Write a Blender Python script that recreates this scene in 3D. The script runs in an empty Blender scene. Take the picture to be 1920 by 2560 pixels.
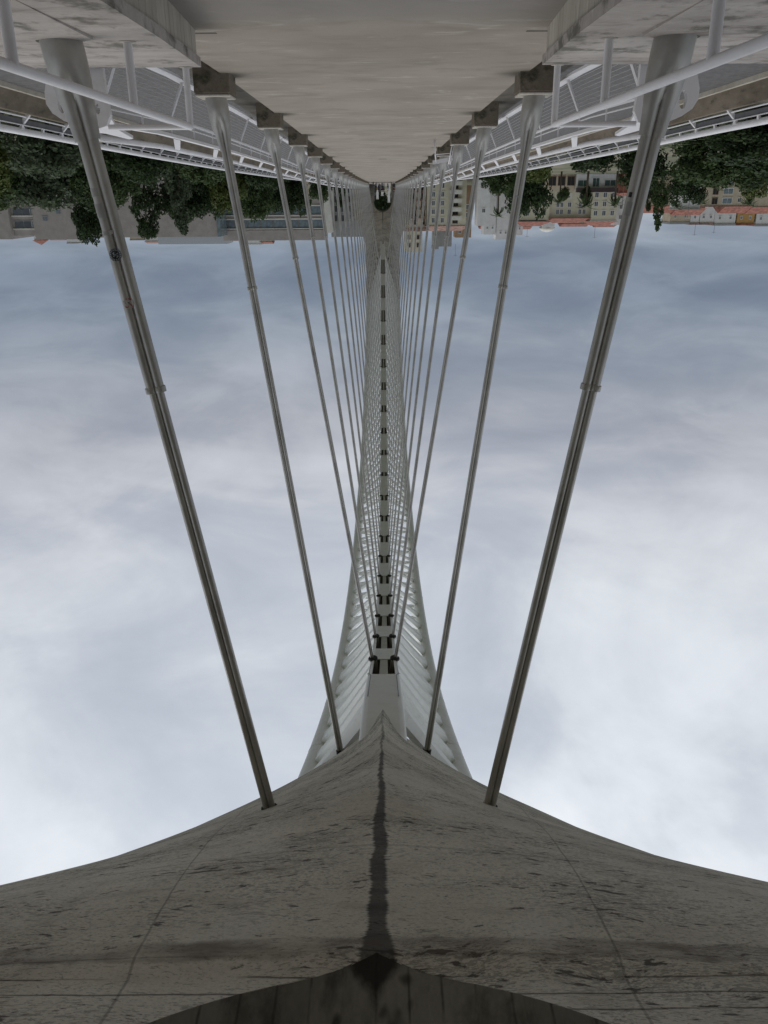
import bpy, bmesh, math, random
import numpy as np
from mathutils import Vector, Matrix
random.seed(7); rng = np.random.default_rng(11)
S = bpy.context.scene
C = S.collection
R = math.radians

# ------------------------------------------------------------------ camera
# The photographer stands under the near leg of the arch; the picture hangs upside down (roll of 180 degrees).
CAM = Vector((-0.11985, 0.0, 1.59747))
def cam_axes(th=0.367941, roll=0.0067458, yaw=-0.0011147):
    def w(u, v, d):
        c, q = math.cos(roll), math.sin(roll); u, v = c*u+q*v, -q*u+c*v
        c, q = math.cos(th), math.sin(th); Y, Z = c*d-q*v, q*d+c*v
        c, q = math.cos(yaw), math.sin(yaw); X, Y = c*u-q*Y, q*u+c*Y
        return Vector((X, Y, Z))
    return w(-1, 0, 0), w(0, -1, 0), w(0, 0, 1)
ri, up, fw = cam_axes()
cd = bpy.data.cameras.new('camera'); cam = bpy.data.objects.new('camera', cd); C.objects.link(cam)
m = Matrix.Identity(4)
for i in range(3):
    m[i][0], m[i][1], m[i][2] = ri[i], up[i], -fw[i]
    m[i][3] = CAM[i]
cam.matrix_world = m
cd.sensor_fit = 'VERTICAL'; cd.sensor_height = 24.0; cd.lens = 24.0*2085.27/2560.0
cd.clip_start = 0.05; cd.clip_end = 6000
S.camera = cam

# ------------------------------------------------------------------ sky, sun, exposure
SUN_EL, SUN_AZ = R(58), R(70)
W = bpy.data.worlds.new('World'); S.world = W; W.use_nodes = True
nt = W.node_tree; nt.nodes.clear(); L = nt.links.new
def N(t, **k):
    n = nt.nodes.new(t)
    for a, b in k.items(): setattr(n, a, b)
    return n
def ramp(n, pts, interp='LINEAR'):
    cr = n.color_ramp; cr.interpolation = interp
    while len(cr.elements) < len(pts): cr.elements.new(0.5)
    for e, (p, c) in zip(cr.elements, pts):
        e.position = p; e.color = (*c, 1) if len(c) == 3 else c
sky = N('ShaderNodeTexSky', sky_type='NISHITA', sun_disc=False, sun_elevation=SUN_EL, sun_rotation=SUN_AZ)
bgA = N('ShaderNodeBackground'); bgA.inputs['Strength'].default_value = 0.05
L(sky.outputs[0], bgA.inputs['Color'])
tc = N('ShaderNodeTexCoord'); sep = N('ShaderNodeSeparateXYZ'); L(tc.outputs['Generated'], sep.inputs[0])
zc = N('ShaderNodeMath', operation='MAXIMUM'); L(sep.outputs['Z'], zc.inputs[0]); zc.inputs[1].default_value = 0.0
za = N('ShaderNodeMath', operation='ADD'); L(zc.outputs[0], za.inputs[0]); za.inputs[1].default_value = 0.20
dx = N('ShaderNodeMath', operation='DIVIDE'); L(sep.outputs['X'], dx.inputs[0]); L(za.outputs[0], dx.inputs[1])
dy = N('ShaderNodeMath', operation='DIVIDE'); L(sep.outputs['Y'], dy.inputs[0]); L(za.outputs[0], dy.inputs[1])
cmb = N('ShaderNodeCombineXYZ'); L(dx.outputs[0], cmb.inputs[0]); L(dy.outputs[0], cmb.inputs[1])
n1 = N('ShaderNodeTexNoise'); n1.inputs['Scale'].default_value = 1.05; n1.inputs['Detail'].default_value = 7; n1.inputs['Roughness'].default_value = 0.52; n1.inputs['Distortion'].default_value = 0.9
mpw = N('ShaderNodeMapping'); mpw.inputs['Location'].default_value = (0.7, 5.1, 2.4); L(cmb.outputs[0], mpw.inputs[0]); L(mpw.outputs[0], n1.inputs['Vector'])
n2 = N('ShaderNodeTexNoise'); n2.inputs['Scale'].default_value = 2.3; n2.inputs['Detail'].default_value = 9; n2.inputs['Roughness'].default_value = 0.58; n2.inputs['Distortion'].default_value = 0.5
L(cmb.outputs[0], n2.inputs['Vector'])
mx = N('ShaderNodeMix', data_type='FLOAT'); mx.inputs[0].default_value = 0.42; L(n1.outputs['Fac'], mx.inputs[2]); L(n2.outputs['Fac'], mx.inputs[3])
# overcast deck: dark thick bases low down, thin bright deck higher up
el = N('ShaderNodeValToRGB'); ramp(el, [(0.0, (.50, .54, .60)), (0.03, (.33, .375, .44)), (0.07, (.190, .235, .305)), (0.11, (.215, .26, .33)), (0.165, (.29, .33, .395)), (0.25, (.385, .41, .465)), (0.34, (.52, .55, .61)), (0.43, (.59, .63, .69)), (0.55, (.60, .645, .71)), (0.75, (.80, .85, .91)), (1.0, (.90, .94, 1.0))])
L(sep.outputs['Z'], el.inputs[0])
cl = N('ShaderNodeValToRGB'); ramp(cl, [(0.36, (.79, .81, .85)), (0.44, (.89, .905, .935)), (0.49, (.99, .99, .995)), (0.53, (1.10, 1.09, 1.075)), (0.62, (1.27, 1.25, 1.22))])
L(mx.outputs[0], cl.inputs[0])
mul = N('ShaderNodeMix', data_type='RGBA', blend_type='MULTIPLY'); mul.inputs[0].default_value = 1; L(el.outputs[0], mul.inputs[6]); L(cl.outputs[0], mul.inputs[7])
bgB = N('ShaderNodeBackground'); bgB.inputs['Strength'].default_value = 1.0; L(mul.outputs[2], bgB.inputs['Color'])
cov = N('ShaderNodeValToRGB'); ramp(cov, [(0.36, (.93, .93, .93)), (0.55, (.99, .99, .99))]); L(mx.outputs[0], cov.inputs[0])
ms = N('ShaderNodeMixShader'); L(cov.outputs[0], ms.inputs[0]); L(bgA.outputs[0], ms.inputs[1]); L(bgB.outputs[0], ms.inputs[2])
wo = N('ShaderNodeOutputWorld'); L(ms.outputs[0], wo.inputs['Surface'])
sd = bpy.data.lights.new('sun', 'SUN'); sd.energy = 0.7; sd.angle = R(30); sd.color = (1, .96, .90)
so = bpy.data.objects.new('sun', sd); C.objects.link(so)
sv = Vector((math.sin(SUN_AZ)*math.cos(SUN_EL), math.cos(SUN_AZ)*math.cos(SUN_EL), math.sin(SUN_EL)))
so.rotation_euler = sv.to_track_quat('Z', 'Y').to_euler()
S.view_settings.view_transform = 'Standard'; S.view_settings.look = 'None'
S.view_settings.exposure = 0.0; S.view_settings.gamma = 1.0
S.view_settings.use_curve_mapping = False

# ------------------------------------------------------------------ materials
MATS = {}
def newmat(name):
    mt = bpy.data.materials.new(name); mt.use_nodes = True
    t = mt.node_tree; t.nodes.clear()
    out = t.nodes.new('ShaderNodeOutputMaterial'); b = t.nodes.new('ShaderNodeBsdfPrincipled')
    t.links.new(b.outputs[0], out.inputs[0]); MATS[name] = mt
    return mt, t, b
def nd(t, ty, **k):
    n = t.nodes.new(ty)
    for a, b in k.items():
        if a.startswith('i_'): n.inputs[a[2:].replace('_', ' ')].default_value = b
        else: setattr(n, a, b)
    return n
def noise(t, vec, scale, detail=5, rough=.55, dist=0.0):
    n = nd(t, 'ShaderNodeTexNoise'); n.inputs['Scale'].default_value = scale; n.inputs['Detail'].default_value = detail
    n.inputs['Roughness'].default_value = rough; n.inputs['Distortion'].default_value = dist
    t.links.new(vec, n.inputs['Vector']); return n.outputs['Fac']
def mapped(t, sc=(1, 1, 1), loc=(0, 0, 0), src='Object'):
    c = nd(t, 'ShaderNodeTexCoord'); mp = nd(t, 'ShaderNodeMapping')
    mp.inputs['Scale'].default_value = sc; mp.inputs['Location'].default_value = loc
    t.links.new(c.outputs[src], mp.inputs['Vector']); return mp.outputs[0]
def mth(t, op, a, b=None, clamp=False):
    n = nd(t, 'ShaderNodeMath', operation=op, use_clamp=clamp)
    for i, v in enumerate((a, b)):
        if v is None: continue
        if isinstance(v, (int, float)): n.inputs[i].default_value = v
        else: t.links.new(v, n.inputs[i])
    return n.outputs[0]
def sstep(t, v, a, b):
    n = nd(t, 'ShaderNodeMapRange', interpolation_type='SMOOTHSTEP')
    t.links.new(v, n.inputs[0]); n.inputs[1].default_value = a; n.inputs[2].default_value = b
    return n.outputs[0]
def mixc(t, f, a, b, mode='MIX'):
    n = nd(t, 'ShaderNodeMix', data_type='RGBA', blend_type=mode)
    for i, v in ((0, f), (6, a), (7, b)):
        if isinstance(v, (int, float)): n.inputs[i].default_value = v
        elif isinstance(v, tuple): n.inputs[i].default_value = (*v, 1)
        else: t.links.new(v, n.inputs[i])
    return n.outputs[2]
def bump(t, b, h, strength=.3, dist=.02):
    n = nd(t, 'ShaderNodeBump'); n.inputs['Strength'].default_value = strength; n.inputs['Distance'].default_value = dist
    t.links.new(h, n.inputs['Height']); t.links.new(n.outputs[0], b.inputs['Normal'])
def simple(name, col, rough=.6, metal=0.0, var=.12, scale=3.0, spec=.5, bmp=0.0):
    mt, t, b = newmat(name)
    v = mapped(t); f = noise(t, v, scale, 6, .6)
    lo = tuple(c*(1-var) for c in col); hi = tuple(min(1, c*(1+var)) for c in col)
    t.links.new(mixc(t, sstep(t, f, .3, .7), lo, hi), b.inputs['Base Color'])
    b.inputs['Roughness'].default_value = rough; b.inputs['Metallic'].default_value = metal
    b.inputs['Specular IOR Level'].default_value = spec
    if bmp: bump(t, b, noise(t, v, scale*9, 4), bmp, .01)
    return mt

def concrete(name, lo, hi, stain=(.12, .11, .09), stain_amt=.5, sc=(1, 1, 1), boards=None, moss=0.0):
    mt, t, b = newmat(name)
    v = mapped(t, sc); big = noise(t, v, .6, 6, .6); mid = noise(t, v, 3.2, 6, .62); fine = noise(t, v, 26, 4, .7)
    col = mixc(t, sstep(t, big, .3, .7), lo, hi)
    col = mixc(t, mth(t, 'MULTIPLY', sstep(t, mid, .52, .74), stain_amt), col, stain)
    col = mixc(t, mth(t, 'MULTIPLY', sstep(t, mid, .47, .28), .35), col, tuple(min(1, c*1.35) for c in hi))
    col = mixc(t, mth(t, 'MULTIPLY', sstep(t, fine, .35, .65), .22), col, tuple(c*.62 for c in lo))
    h = mth(t, 'ADD', mth(t, 'MULTIPLY', mid, .5), mth(t, 'MULTIPLY', fine, .5))
    if boards:
        ax, pitch = boards
        s = nd(t, 'ShaderNodeSeparateXYZ'); t.links.new(mapped(t), s.inputs[0])
        c = s.outputs[ax]
        fr = mth(t, 'FRACT', mth(t, 'MULTIPLY', c, 1/pitch))
        ln = sstep(t, mth(t, 'ABSOLUTE', mth(t, 'SUBTRACT', fr, .5)), .44, .495)
        nb = nd(t, 'ShaderNodeTexWhiteNoise', noise_dimensions='1D')
        t.links.new(mth(t, 'FLOOR', mth(t, 'MULTIPLY', c, 1/pitch)), nb.inputs['W'])
        col = mixc(t, mth(t, 'MULTIPLY', nb.outputs[0], .25), col, tuple(c*.6 for c in lo))
        col = mixc(t, mth(t, 'MULTIPLY', mth(t, 'MULTIPLY', ln, sstep(t, noise(t, mapped(t, (2, 2, 2)), 1.3, 4), .38, .62)), .7), col, tuple(c*.3 for c in lo))
        h = mth(t, 'SUBTRACT', h, mth(t, 'MULTIPLY', ln, 1.2))
    if moss:
        mo = noise(t, mapped(t, (1.1, .8, 1.7)), 2.2, 7, .65)
        col = mixc(t, mth(t, 'MULTIPLY', sstep(t, mo, .50, .66), moss), col, (.05, .052, .032))
    t.links.new(col, b.inputs['Base Color']); b.inputs['Roughness'].default_value = .9
    b.inputs['Specular IOR Level'].default_value = .25
    bump(t, b, h, .35, .02)
    return mt

# walkway floor: buff concrete with pale splashes drawn across, darkened round the anchor blocks and near the portal
def floor_mat():
    mt, t, b = newmat('walkway_concrete')
    v = mapped(t); vs = mapped(t, (.55, 1.0, 1)); c = nd(t, 'ShaderNodeSeparateXYZ'); t.links.new(v, c.inputs[0])
    big = noise(t, v, .45, 5, .6); pat = noise(t, vs, 1.5, 7, .62, .4); fine = noise(t, v, 30, 4, .7); spl = noise(t, mapped(t, (.6, 1.25, 1), (3, 1, 0)), 1.9, 5, .6, .6)
    col = mixc(t, sstep(t, big, .3, .7), (.245, .211, .169), (.305, .264, .216))
    col = mixc(t, mth(t, 'MULTIPLY', sstep(t, pat, .46, .70), .6), col, (.185, .16, .128))
    col = mixc(t, mth(t, 'MULTIPLY', sstep(t, spl, .56, .74), .55), col, (.50, .465, .41))
    col = mixc(t, mth(t, 'MULTIPLY', sstep(t, fine, .4, .7), .16), col, (.17, .155, .14))
    # greyer apron under the arch leg, ending in a ragged tide line
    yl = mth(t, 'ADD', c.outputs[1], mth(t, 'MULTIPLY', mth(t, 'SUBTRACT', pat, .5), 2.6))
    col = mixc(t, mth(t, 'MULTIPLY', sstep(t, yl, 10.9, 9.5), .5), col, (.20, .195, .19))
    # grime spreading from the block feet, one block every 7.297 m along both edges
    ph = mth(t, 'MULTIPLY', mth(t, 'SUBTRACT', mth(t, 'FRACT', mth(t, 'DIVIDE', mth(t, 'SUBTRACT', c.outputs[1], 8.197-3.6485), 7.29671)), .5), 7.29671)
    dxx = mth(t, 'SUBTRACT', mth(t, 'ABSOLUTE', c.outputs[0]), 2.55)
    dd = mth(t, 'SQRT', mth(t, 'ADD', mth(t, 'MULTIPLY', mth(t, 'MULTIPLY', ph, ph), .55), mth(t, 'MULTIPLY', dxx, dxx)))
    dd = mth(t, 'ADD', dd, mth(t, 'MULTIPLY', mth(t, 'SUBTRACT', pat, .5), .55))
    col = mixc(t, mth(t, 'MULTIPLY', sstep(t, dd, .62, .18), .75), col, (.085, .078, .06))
    t.links.new(col, b.inputs['Base Color']); b.inputs['Roughness'].default_value = .88; b.inputs['Specular IOR Level'].default_value = .3
    bump(t, b, mth(t, 'ADD', pat, mth(t, 'MULTIPLY', fine, .6)), .25, .015)
    return mt

# soffit of the arch leg: grey fair-faced concrete with elongated blow holes, a wet black keel stain, formwork joints
def leg_mat():
    mt, t, b = newmat('arch_leg_concrete')
    v = mapped(t); c = nd(t, 'ShaderNodeSeparateXYZ'); t.links.new(v, c.inputs[0])
    X, Y = c.outputs[0], c.outputs[1]; aX = mth(t, 'ABSOLUTE', X)
    big = noise(t, mapped(t, (.8, .5, .5)), .8, 6, .6); mid = noise(t, mapped(t, (.8, 1.6, 1.6)), 2.0, 6, .6); fine = noise(t, v, 40, 4, .7)
    col = mixc(t, sstep(t, big, .3, .7), (.64, .595, .51), (.78, .74, .65))
    col = mixc(t, mth(t, 'MULTIPLY', sstep(t, mid, .50, .78), .42), col, (.30, .26, .205))
    col = mixc(t, mth(t, 'MULTIPLY', sstep(t, fine, .4, .7), .22), col, (.2, .19, .17))
    # blow holes: short dashes lying across the soffit, thicker in drifts
    wv = nd(t, 'ShaderNodeVectorMath', operation='ADD'); nz = nd(t, 'ShaderNodeTexNoise'); nz.inputs['Scale'].default_value = 1.4; t.links.new(v, nz.inputs['Vector'])
    sc_ = nd(t, 'ShaderNodeVectorMath', operation='SCALE'); sc_.inputs[3].default_value = .35; t.links.new(nz.outputs['Color'], sc_.inputs[0]); t.links.new(v, wv.inputs[0]); t.links.new(sc_.outputs[0], wv.inputs[1])
    def wmap(scl, loc=(0, 0, 0)):
        mp = nd(t, 'ShaderNodeMapping'); mp.inputs['Scale'].default_value = scl; mp.inputs['Location'].default_value = loc; t.links.new(wv.outputs[0], mp.inputs[0]); return mp.outputs[0]
    p1 = noise(t, wmap((6.5, 17, 11)), 1.0, 5, .62); p2 = noise(t, wmap((15, 40, 26), (5, 5, 5)), 1.0, 4, .6)
    drift = sstep(t, noise(t, mapped(t, (.8, 1.3, 1.0), (9, 2, 0)), 1.0, 4, .6), .32, .68)
    far = sstep(t, Y, 8.5, 13.5)
    th1 = mth(t, 'SUBTRACT', mth(t, 'SUBTRACT', .685, mth(t, 'MULTIPLY', drift, .105)), mth(t, 'MULTIPLY', far, .015))
    pit1 = sstep(t, mth(t, 'SUBTRACT', p1, th1), -.05, .02)
    pit2 = mth(t, 'MULTIPLY', sstep(t, mth(t, 'SUBTRACT', p2, th1), -.085, -.01), mth(t, 'ADD', mth(t, 'MULTIPLY', far, .5), .5))
    p3 = noise(t, wmap((34, 80, 50), (1, 7, 3)), 1.0, 3, .6)
    pit3 = mth(t, 'MULTIPLY', sstep(t, mth(t, 'SUBTRACT', p3, th1), -.09, .0), .55)
    pit = mth(t, 'MAXIMUM', mth(t, 'MAXIMUM', pit1, pit2), pit3)
    col = mixc(t, mth(t, 'MULTIPLY', pit, .86), col, (.05, .042, .034))
    # soft water runs down the slope and paler rubbed patches
    run_ = noise(t, mapped(t, (2.2, .35, .35), (2, 0, 0)), 1.0, 6, .65)
    col = mixc(t, mth(t, 'MULTIPLY', sstep(t, run_, .55, .78), .24), col, (.20, .185, .155))
    pale = noise(t, mapped(t, (.9, .7, .7), (4, 4, 1)), 1.0, 5, .6)
    col = mixc(t, mth(t, 'MULTIPLY', sstep(t, pale, .55, .75), .35), col, (.70, .69, .65))
    # keel stain, ragged and a little to one side, widening towards the portal
    rag = noise(t, mapped(t, (2, 26, 10), (0, 0, 3)), 1.0, 5, .75); wob = noise(t, mapped(t, (0, .8, 0)), 1.0, 3)
    kx = mth(t, 'ABSOLUTE', mth(t, 'SUBTRACT', X, mth(t, 'MULTIPLY', mth(t, 'SUBTRACT', wob, .5), .10)))
    kw = mth(t, 'ADD', mth(t, 'MULTIPLY', sstep(t, Y, 9.5, 4.5), .040), .018)
    kw = mth(t, 'ADD', kw, mth(t, 'MULTIPLY', sstep(t, Y, 3.75, 3.3), .055))
    ks = sstep(t, mth(t, 'SUBTRACT', kx, mth(t, 'ADD', kw, mth(t, 'ADD', mth(t, 'MULTIPLY', mth(t, 'SUBTRACT', rag, .5), .075), mth(t, 'MULTIPLY', mth(t, 'SUBTRACT', mid, .5), .07)))), .014, -.014)
    ks = mth(t, 'MULTIPLY', mth(t, 'MULTIPLY', ks, mth(t, 'ADD', mth(t, 'MULTIPLY', sstep(t, Y, 12.5, 8.0), .45), .42)), mth(t, 'ADD', .78, mth(t, 'MULTIPLY', mid, .4)), clamp=True)
    col = mixc(t, ks, col, (.022, .020, .017))
    # formwork joints
    def line(val, at, w, amt, cc):
        nonlocal col
        l = sstep(t, mth(t, 'ABSOLUTE', mth(t, 'SUBTRACT', val, at)), w, w*.35)
        col = mixc(t, mth(t, 'MULTIPLY', l, amt), col, cc); return l
    jy = mth(t, 'ADD', Y, mth(t, 'MULTIPLY', mth(t, 'SUBTRACT', mid, .5), .07))
    j1 = line(jy, 5.25, .03, .26, (.12, .11, .09)); j2 = line(mth(t, 'SUBTRACT', Y, mth(t, 'MULTIPLY', aX, 3.25)), 12.35, .07, .75, (.07, .063, .052))
    j3 = line(mth(t, 'SUBTRACT', mth(t, 'ADD', aX, mth(t, 'MULTIPLY', mid, .02)), mth(t, 'MULTIPLY', Y, .10)), 1.0, .011, .42, (.10, .09, .08))
    j4 = line(mth(t, 'SUBTRACT', jy, mth(t, 'MULTIPLY', aX, 1.9)), 8.1, .06, .22, (.14, .13, .11))
    # brown drip band along the fold, then board lines below it
    rag2 = noise(t, mapped(t, (1.3, 0, 0)), 1.0, 6, .7)
    yb = mth(t, 'ADD', Y, mth(t, 'ADD', mth(t, 'MULTIPLY', mth(t, 'SUBTRACT', rag2, .5), .22), mth(t, 'MULTIPLY', mth(t, 'SUBTRACT', mid, .5), .12)))
    band = mth(t, 'MULTIPLY', sstep(t, yb, 3.34, 3.38), sstep(t, yb, 3.62, 3.56))
    col = mixc(t, mth(t, 'MULTIPLY', band, mth(t, 'MULTIPLY', sstep(t, mid, .25, .7), .75)), col, (.125, .10, .08))
    low = sstep(t, Y, 3.42, 3.36)
    fr = mth(t, 'FRACT', mth(t, 'MULTIPLY', jy, 5.6))
    bl = mth(t, 'MULTIPLY', mth(t, 'MULTIPLY', sstep(t, mth(t, 'ABSOLUTE', mth(t, 'SUBTRACT', fr, .5)), .42, .49), low), sstep(t, noise(t, mapped(t, (.8, 5, 1)), 1.2, 4), .40, .55))
    col = mixc(t, mth(t, 'MULTIPLY', bl, .75), col, (.07, .062, .05))
    t.links.new(col, b.inputs['Base Color']); b.inputs['Roughness'].default_value = .85; b.inputs['Specular IOR Level'].default_value = .3
    h = mth(t, 'SUBTRACT', mth(t, 'ADD', mth(t, 'MULTIPLY', mid, .5), mth(t, 'MULTIPLY', fine, .3)), mth(t, 'ADD', pit, mth(t, 'ADD', j1, mth(t, 'ADD', j3, bl))))
    bump(t, b, h, .4, .015)
    return mt

def steel_mat():
    mt, t, b = newmat('stainless_steel')
    v = mapped(t, src='Generated'); w = mapped(t)
    f = noise(t, w, 1.3, 6, .65); g = noise(t, mapped(t, (30, 30, 1.2)), 1.0, 4, .6)
    col = mixc(t, sstep(t, f, .35, .7), (.50, .485, .445), (.36, .345, .315))
    t.links.new(col, b.inputs['Base Color']); b.inputs['Metallic'].default_value = .72
    t.links.new(mth(t, 'ADD', .34, mth(t, 'MULTIPLY', g, .20)), b.inputs['Roughness'])
    return mt

def paint(name, col, dirt=(.42, .39, .34), amt=.5, rough=.45):
    mt, t, b = newmat(name)
    v = mapped(t); f = noise(t, v, 1.1, 7, .68, .3); g = noise(t, v, 7, 6, .7)
    cc = mixc(t, mth(t, 'MULTIPLY', sstep(t, f, .48, .75), amt), col, dirt)
    cc = mixc(t, mth(t, 'MULTIPLY', sstep(t, g, .62, .75), amt*.8), cc, tuple(c*.7 for c in dirt))
    t.links.new(cc, b.inputs['Base Color']); b.inputs['Roughness'].default_value = rough
    return mt

def leaf_mat(name, dark, light):
    mt, t, b = newmat(name)
    g = nd(t, 'ShaderNodeNewGeometry'); f = noise(t, mapped(t), .35, 4, .6)
    k = mth(t, 'ADD', mth(t, 'MULTIPLY', g.outputs['Random Per Island'], .55), mth(t, 'MULTIPLY', sstep(t, f, .3, .7), .45))
    t.links.new(mixc(t, k, dark, light), b.inputs['Base Color'])
    b.inputs['Roughness'].default_value = .65; b.inputs['Specular IOR Level'].default_value = .25
    tr = nd(t, 'ShaderNodeBsdfTranslucent'); t.links.new(mixc(t, k, dark, light), tr.inputs[0])
    mxs = nd(t, 'ShaderNodeMixShader'); mxs.inputs[0].default_value = .25
    out = [n for n in t.nodes if n.type == 'OUTPUT_MATERIAL'][0]
    t.links.new(b.outputs[0], mxs.inputs[1]); t.links.new(tr.outputs[0], mxs.inputs[2]); t.links.new(mxs.outputs[0], out.inputs[0])
    return mt

def glass_mat(name, col, rough=.08):
    mt, t, b = newmat(name)
    f = noise(t, mapped(t), .8, 2)
    t.links.new(mixc(t, sstep(t, f, .4, .6), tuple(c*.7 for c in col), col), b.inputs['Base Color'])
    b.inputs['Roughness'].default_value = rough; b.inputs['Specular IOR Level'].default_value = .8
    return mt

def water_mat():
    mt, t, b = newmat('river_water')
    b.inputs['Base Color'].default_value = (.085, .10, .075, 1); b.inputs['Roughness'].default_value = .08
    bump(t, b, noise(t, mapped(t, (.5, .9, 1)), 1.2, 4), .25, .1)
    return mt

M_floor = floor_mat(); M_leg = leg_mat(); M_steel = steel_mat(); M_water = water_mat()
M_vault = concrete('vault_concrete', (.19, .18, .15), (.31, .295, .25), (.05, .044, .036), .85, (1, .35, 1), boards=(0, .17), moss=.5)
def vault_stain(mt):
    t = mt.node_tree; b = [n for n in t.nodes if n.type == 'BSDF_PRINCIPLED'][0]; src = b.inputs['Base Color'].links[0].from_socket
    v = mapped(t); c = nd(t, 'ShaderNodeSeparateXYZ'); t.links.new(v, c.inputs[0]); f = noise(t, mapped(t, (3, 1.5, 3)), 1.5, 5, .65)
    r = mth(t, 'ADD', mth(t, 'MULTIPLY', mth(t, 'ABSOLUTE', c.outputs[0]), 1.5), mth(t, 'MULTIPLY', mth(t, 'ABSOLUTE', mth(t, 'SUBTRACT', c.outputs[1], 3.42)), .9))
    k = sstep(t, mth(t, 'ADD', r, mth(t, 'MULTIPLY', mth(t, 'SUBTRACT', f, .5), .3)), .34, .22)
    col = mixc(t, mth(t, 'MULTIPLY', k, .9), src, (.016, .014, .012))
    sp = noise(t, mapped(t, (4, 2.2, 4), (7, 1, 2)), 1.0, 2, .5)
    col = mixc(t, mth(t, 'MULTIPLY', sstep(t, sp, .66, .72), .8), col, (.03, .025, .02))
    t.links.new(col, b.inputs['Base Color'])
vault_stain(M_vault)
M_block = concrete('anchor_block_concrete', (.13, .105, .075), (.235, .195, .15), (.045, .04, .028), .85, moss=.9)
M_cap = concrete('block_cap_concrete', (.40, .37, .31), (.52, .48, .42), (.16, .12, .10), .5)
M_plinth = concrete('plinth_concrete', (.34, .305, .275), (.46, .42, .385), (.13, .10, .08), .7, (.5, 1.2, 1), moss=.7)
M_boards = concrete('board_marked_concrete', (.38, .345, .285), (.50, .46, .395), (.19, .155, .115), .6, (1, 3.0, .5), boards=(1, .22))
M_rusty = concrete('rust_stained_concrete', (.26, .17, .095), (.36, .26, .16), (.10, .07, .045), .7, (2, 2, .5))
M_gutter = concrete('shaded_gutter_concrete', (.075, .068, .055), (.14, .125, .10), (.03, .028, .02), .7)  # base colour holds the shade of the gap beside the walkway, plus stains
M_asphalt = simple('asphalt', (.105, .100, .096), .92, var=.25, scale=6, bmp=.4)
M_parapet = concrete('parapet_concrete', (.13, .105, .075), (.23, .19, .145), (.05, .042, .03), .8, (.4, .4, 1.5))
M_kerb = concrete('kerb_concrete', (.42, .38, .31), (.52, .48, .40), (.2, .17, .14), .4)
M_white = paint('white_rail_paint', (.74, .72, .72), (.46, .42, .36), .4)
M_arch = paint('white_arch_paint', (.85, .86, .83), (.58, .56, .50), .40, .5)
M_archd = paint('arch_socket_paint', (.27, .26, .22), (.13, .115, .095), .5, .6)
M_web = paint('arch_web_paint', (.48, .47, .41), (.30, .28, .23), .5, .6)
M_wire = simple('steel_wire', (.48, .47, .45), .5, .4)
M_black = simple('black_parts_and_gaps', (.02, .018, .018), .6)
M_band = simple('grey_band_steel', (.16, .16, .165), .45, .3, .15)
M_clear = paint('clear_panel_grey', (.20, .20, .195), (.13, .125, .115), .5, .3)
M_pinkish = simple('graffiti_patch', (.34, .335, .32), .6)

# ------------------------------------------------------------------ mesh helpers
class MB:
    def __init__(s): s.v = []; s.f = []
    def quad(s, a, b, c, d):
        i = len(s.v); s.v += [a, b, c, d]; s.f.append((i, i+1, i+2, i+3)); return s
    def box(s, x0, x1, y0, y1, z0, z1):
        i = len(s.v)
        s.v += [(x, y, z) for z in (z0, z1) for y in (y0, y1) for x in (x0, x1)]
        s.f += [tuple(i+k for k in q) for q in ((0, 2, 3, 1), (4, 5, 7, 6), (0, 1, 5, 4), (2, 6, 7, 3), (0, 4, 6, 2), (1, 3, 7, 5))]; return s
    def prism(s, poly, axis, a, b):
        n = len(poly); i = len(s.v)
        for w in (a, b):
            for p, q in poly:
                s.v.append({'X': (w, p, q), 'Y': (p, w, q), 'Z': (p, q, w)}[axis])
        s.f.append(tuple(i+k for k in range(n))[::-1]); s.f.append(tuple(i+n+k for k in range(n)))
        for k in range(n): s.f.append((i+k, i+(k+1) % n, i+n+(k+1) % n, i+n+k))
        return s
    def loft(s, rings, closed=True, caps=True):
        i = len(s.v); n = len(rings[0])
        for r in rings: s.v += [tuple(p) for p in r]
        for j in range(len(rings)-1):
            for k in range(n if closed else n-1):
                k2 = (k+1) % n
                s.f.append((i+j*n+k, i+j*n+k2, i+(j+1)*n+k2, i+(j+1)*n+k))
        if caps and closed:
            s.f.append(tuple(i+k for k in range(n))[::-1]); s.f.append(tuple(i+(len(rings)-1)*n+k for k in range(n)))
        return s
    def tube(s, pts, r, seg=8, caps=True):
        pts = [Vector(p) for p in pts]; rings = []
        for j, p in enumerate(pts):
            d = (pts[min(j+1, len(pts)-1)]-pts[max(j-1, 0)]).normalized()
            a = Vector((0, 0, 1)) if abs(d.z) < .9 else Vector((1, 0, 0))
            u = d.cross(a).normalized(); w = u.cross(d)
            rr = r[j] if isinstance(r, (list, tuple)) else r
            rings.append([p+(u*math.cos(2*math.pi*k/seg)+w*math.sin(2*math.pi*k/seg))*rr for k in range(seg)])
        return s.loft(rings, True, caps)
    def bar(s, a, b, w, h, up=(0, 0, 1)):
        a, b = Vector(a), Vector(b); d = (b-a).normalized(); u = d.cross(Vector(up)).normalized(); q = u.cross(d)
        return s.loft([[p+u*w/2*i+q*h/2*j for i, j in ((-1, -1), (1, -1), (1, 1), (-1, 1))] for p in (a, b)])
    def mesh(s, name, mat, smooth=False):
        me = bpy.data.meshes.new(name); me.from_pydata([tuple(p) for p in s.v], [], s.f)
        mats = mat if isinstance(mat, (list, tuple)) else [mat]
        for q in mats: me.materials.append(q)
        if smooth: me.shade_smooth()
        bm = bmesh.new(); bm.from_mesh(me); bmesh.ops.recalc_face_normals(bm, faces=bm.faces); bm.to_mesh(me); bm.free()
        return me
    def build(s, name, mat, parent=None, smooth=False, loc=None):
        return put(name, s.mesh(name, mat, smooth), parent, loc)
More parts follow.
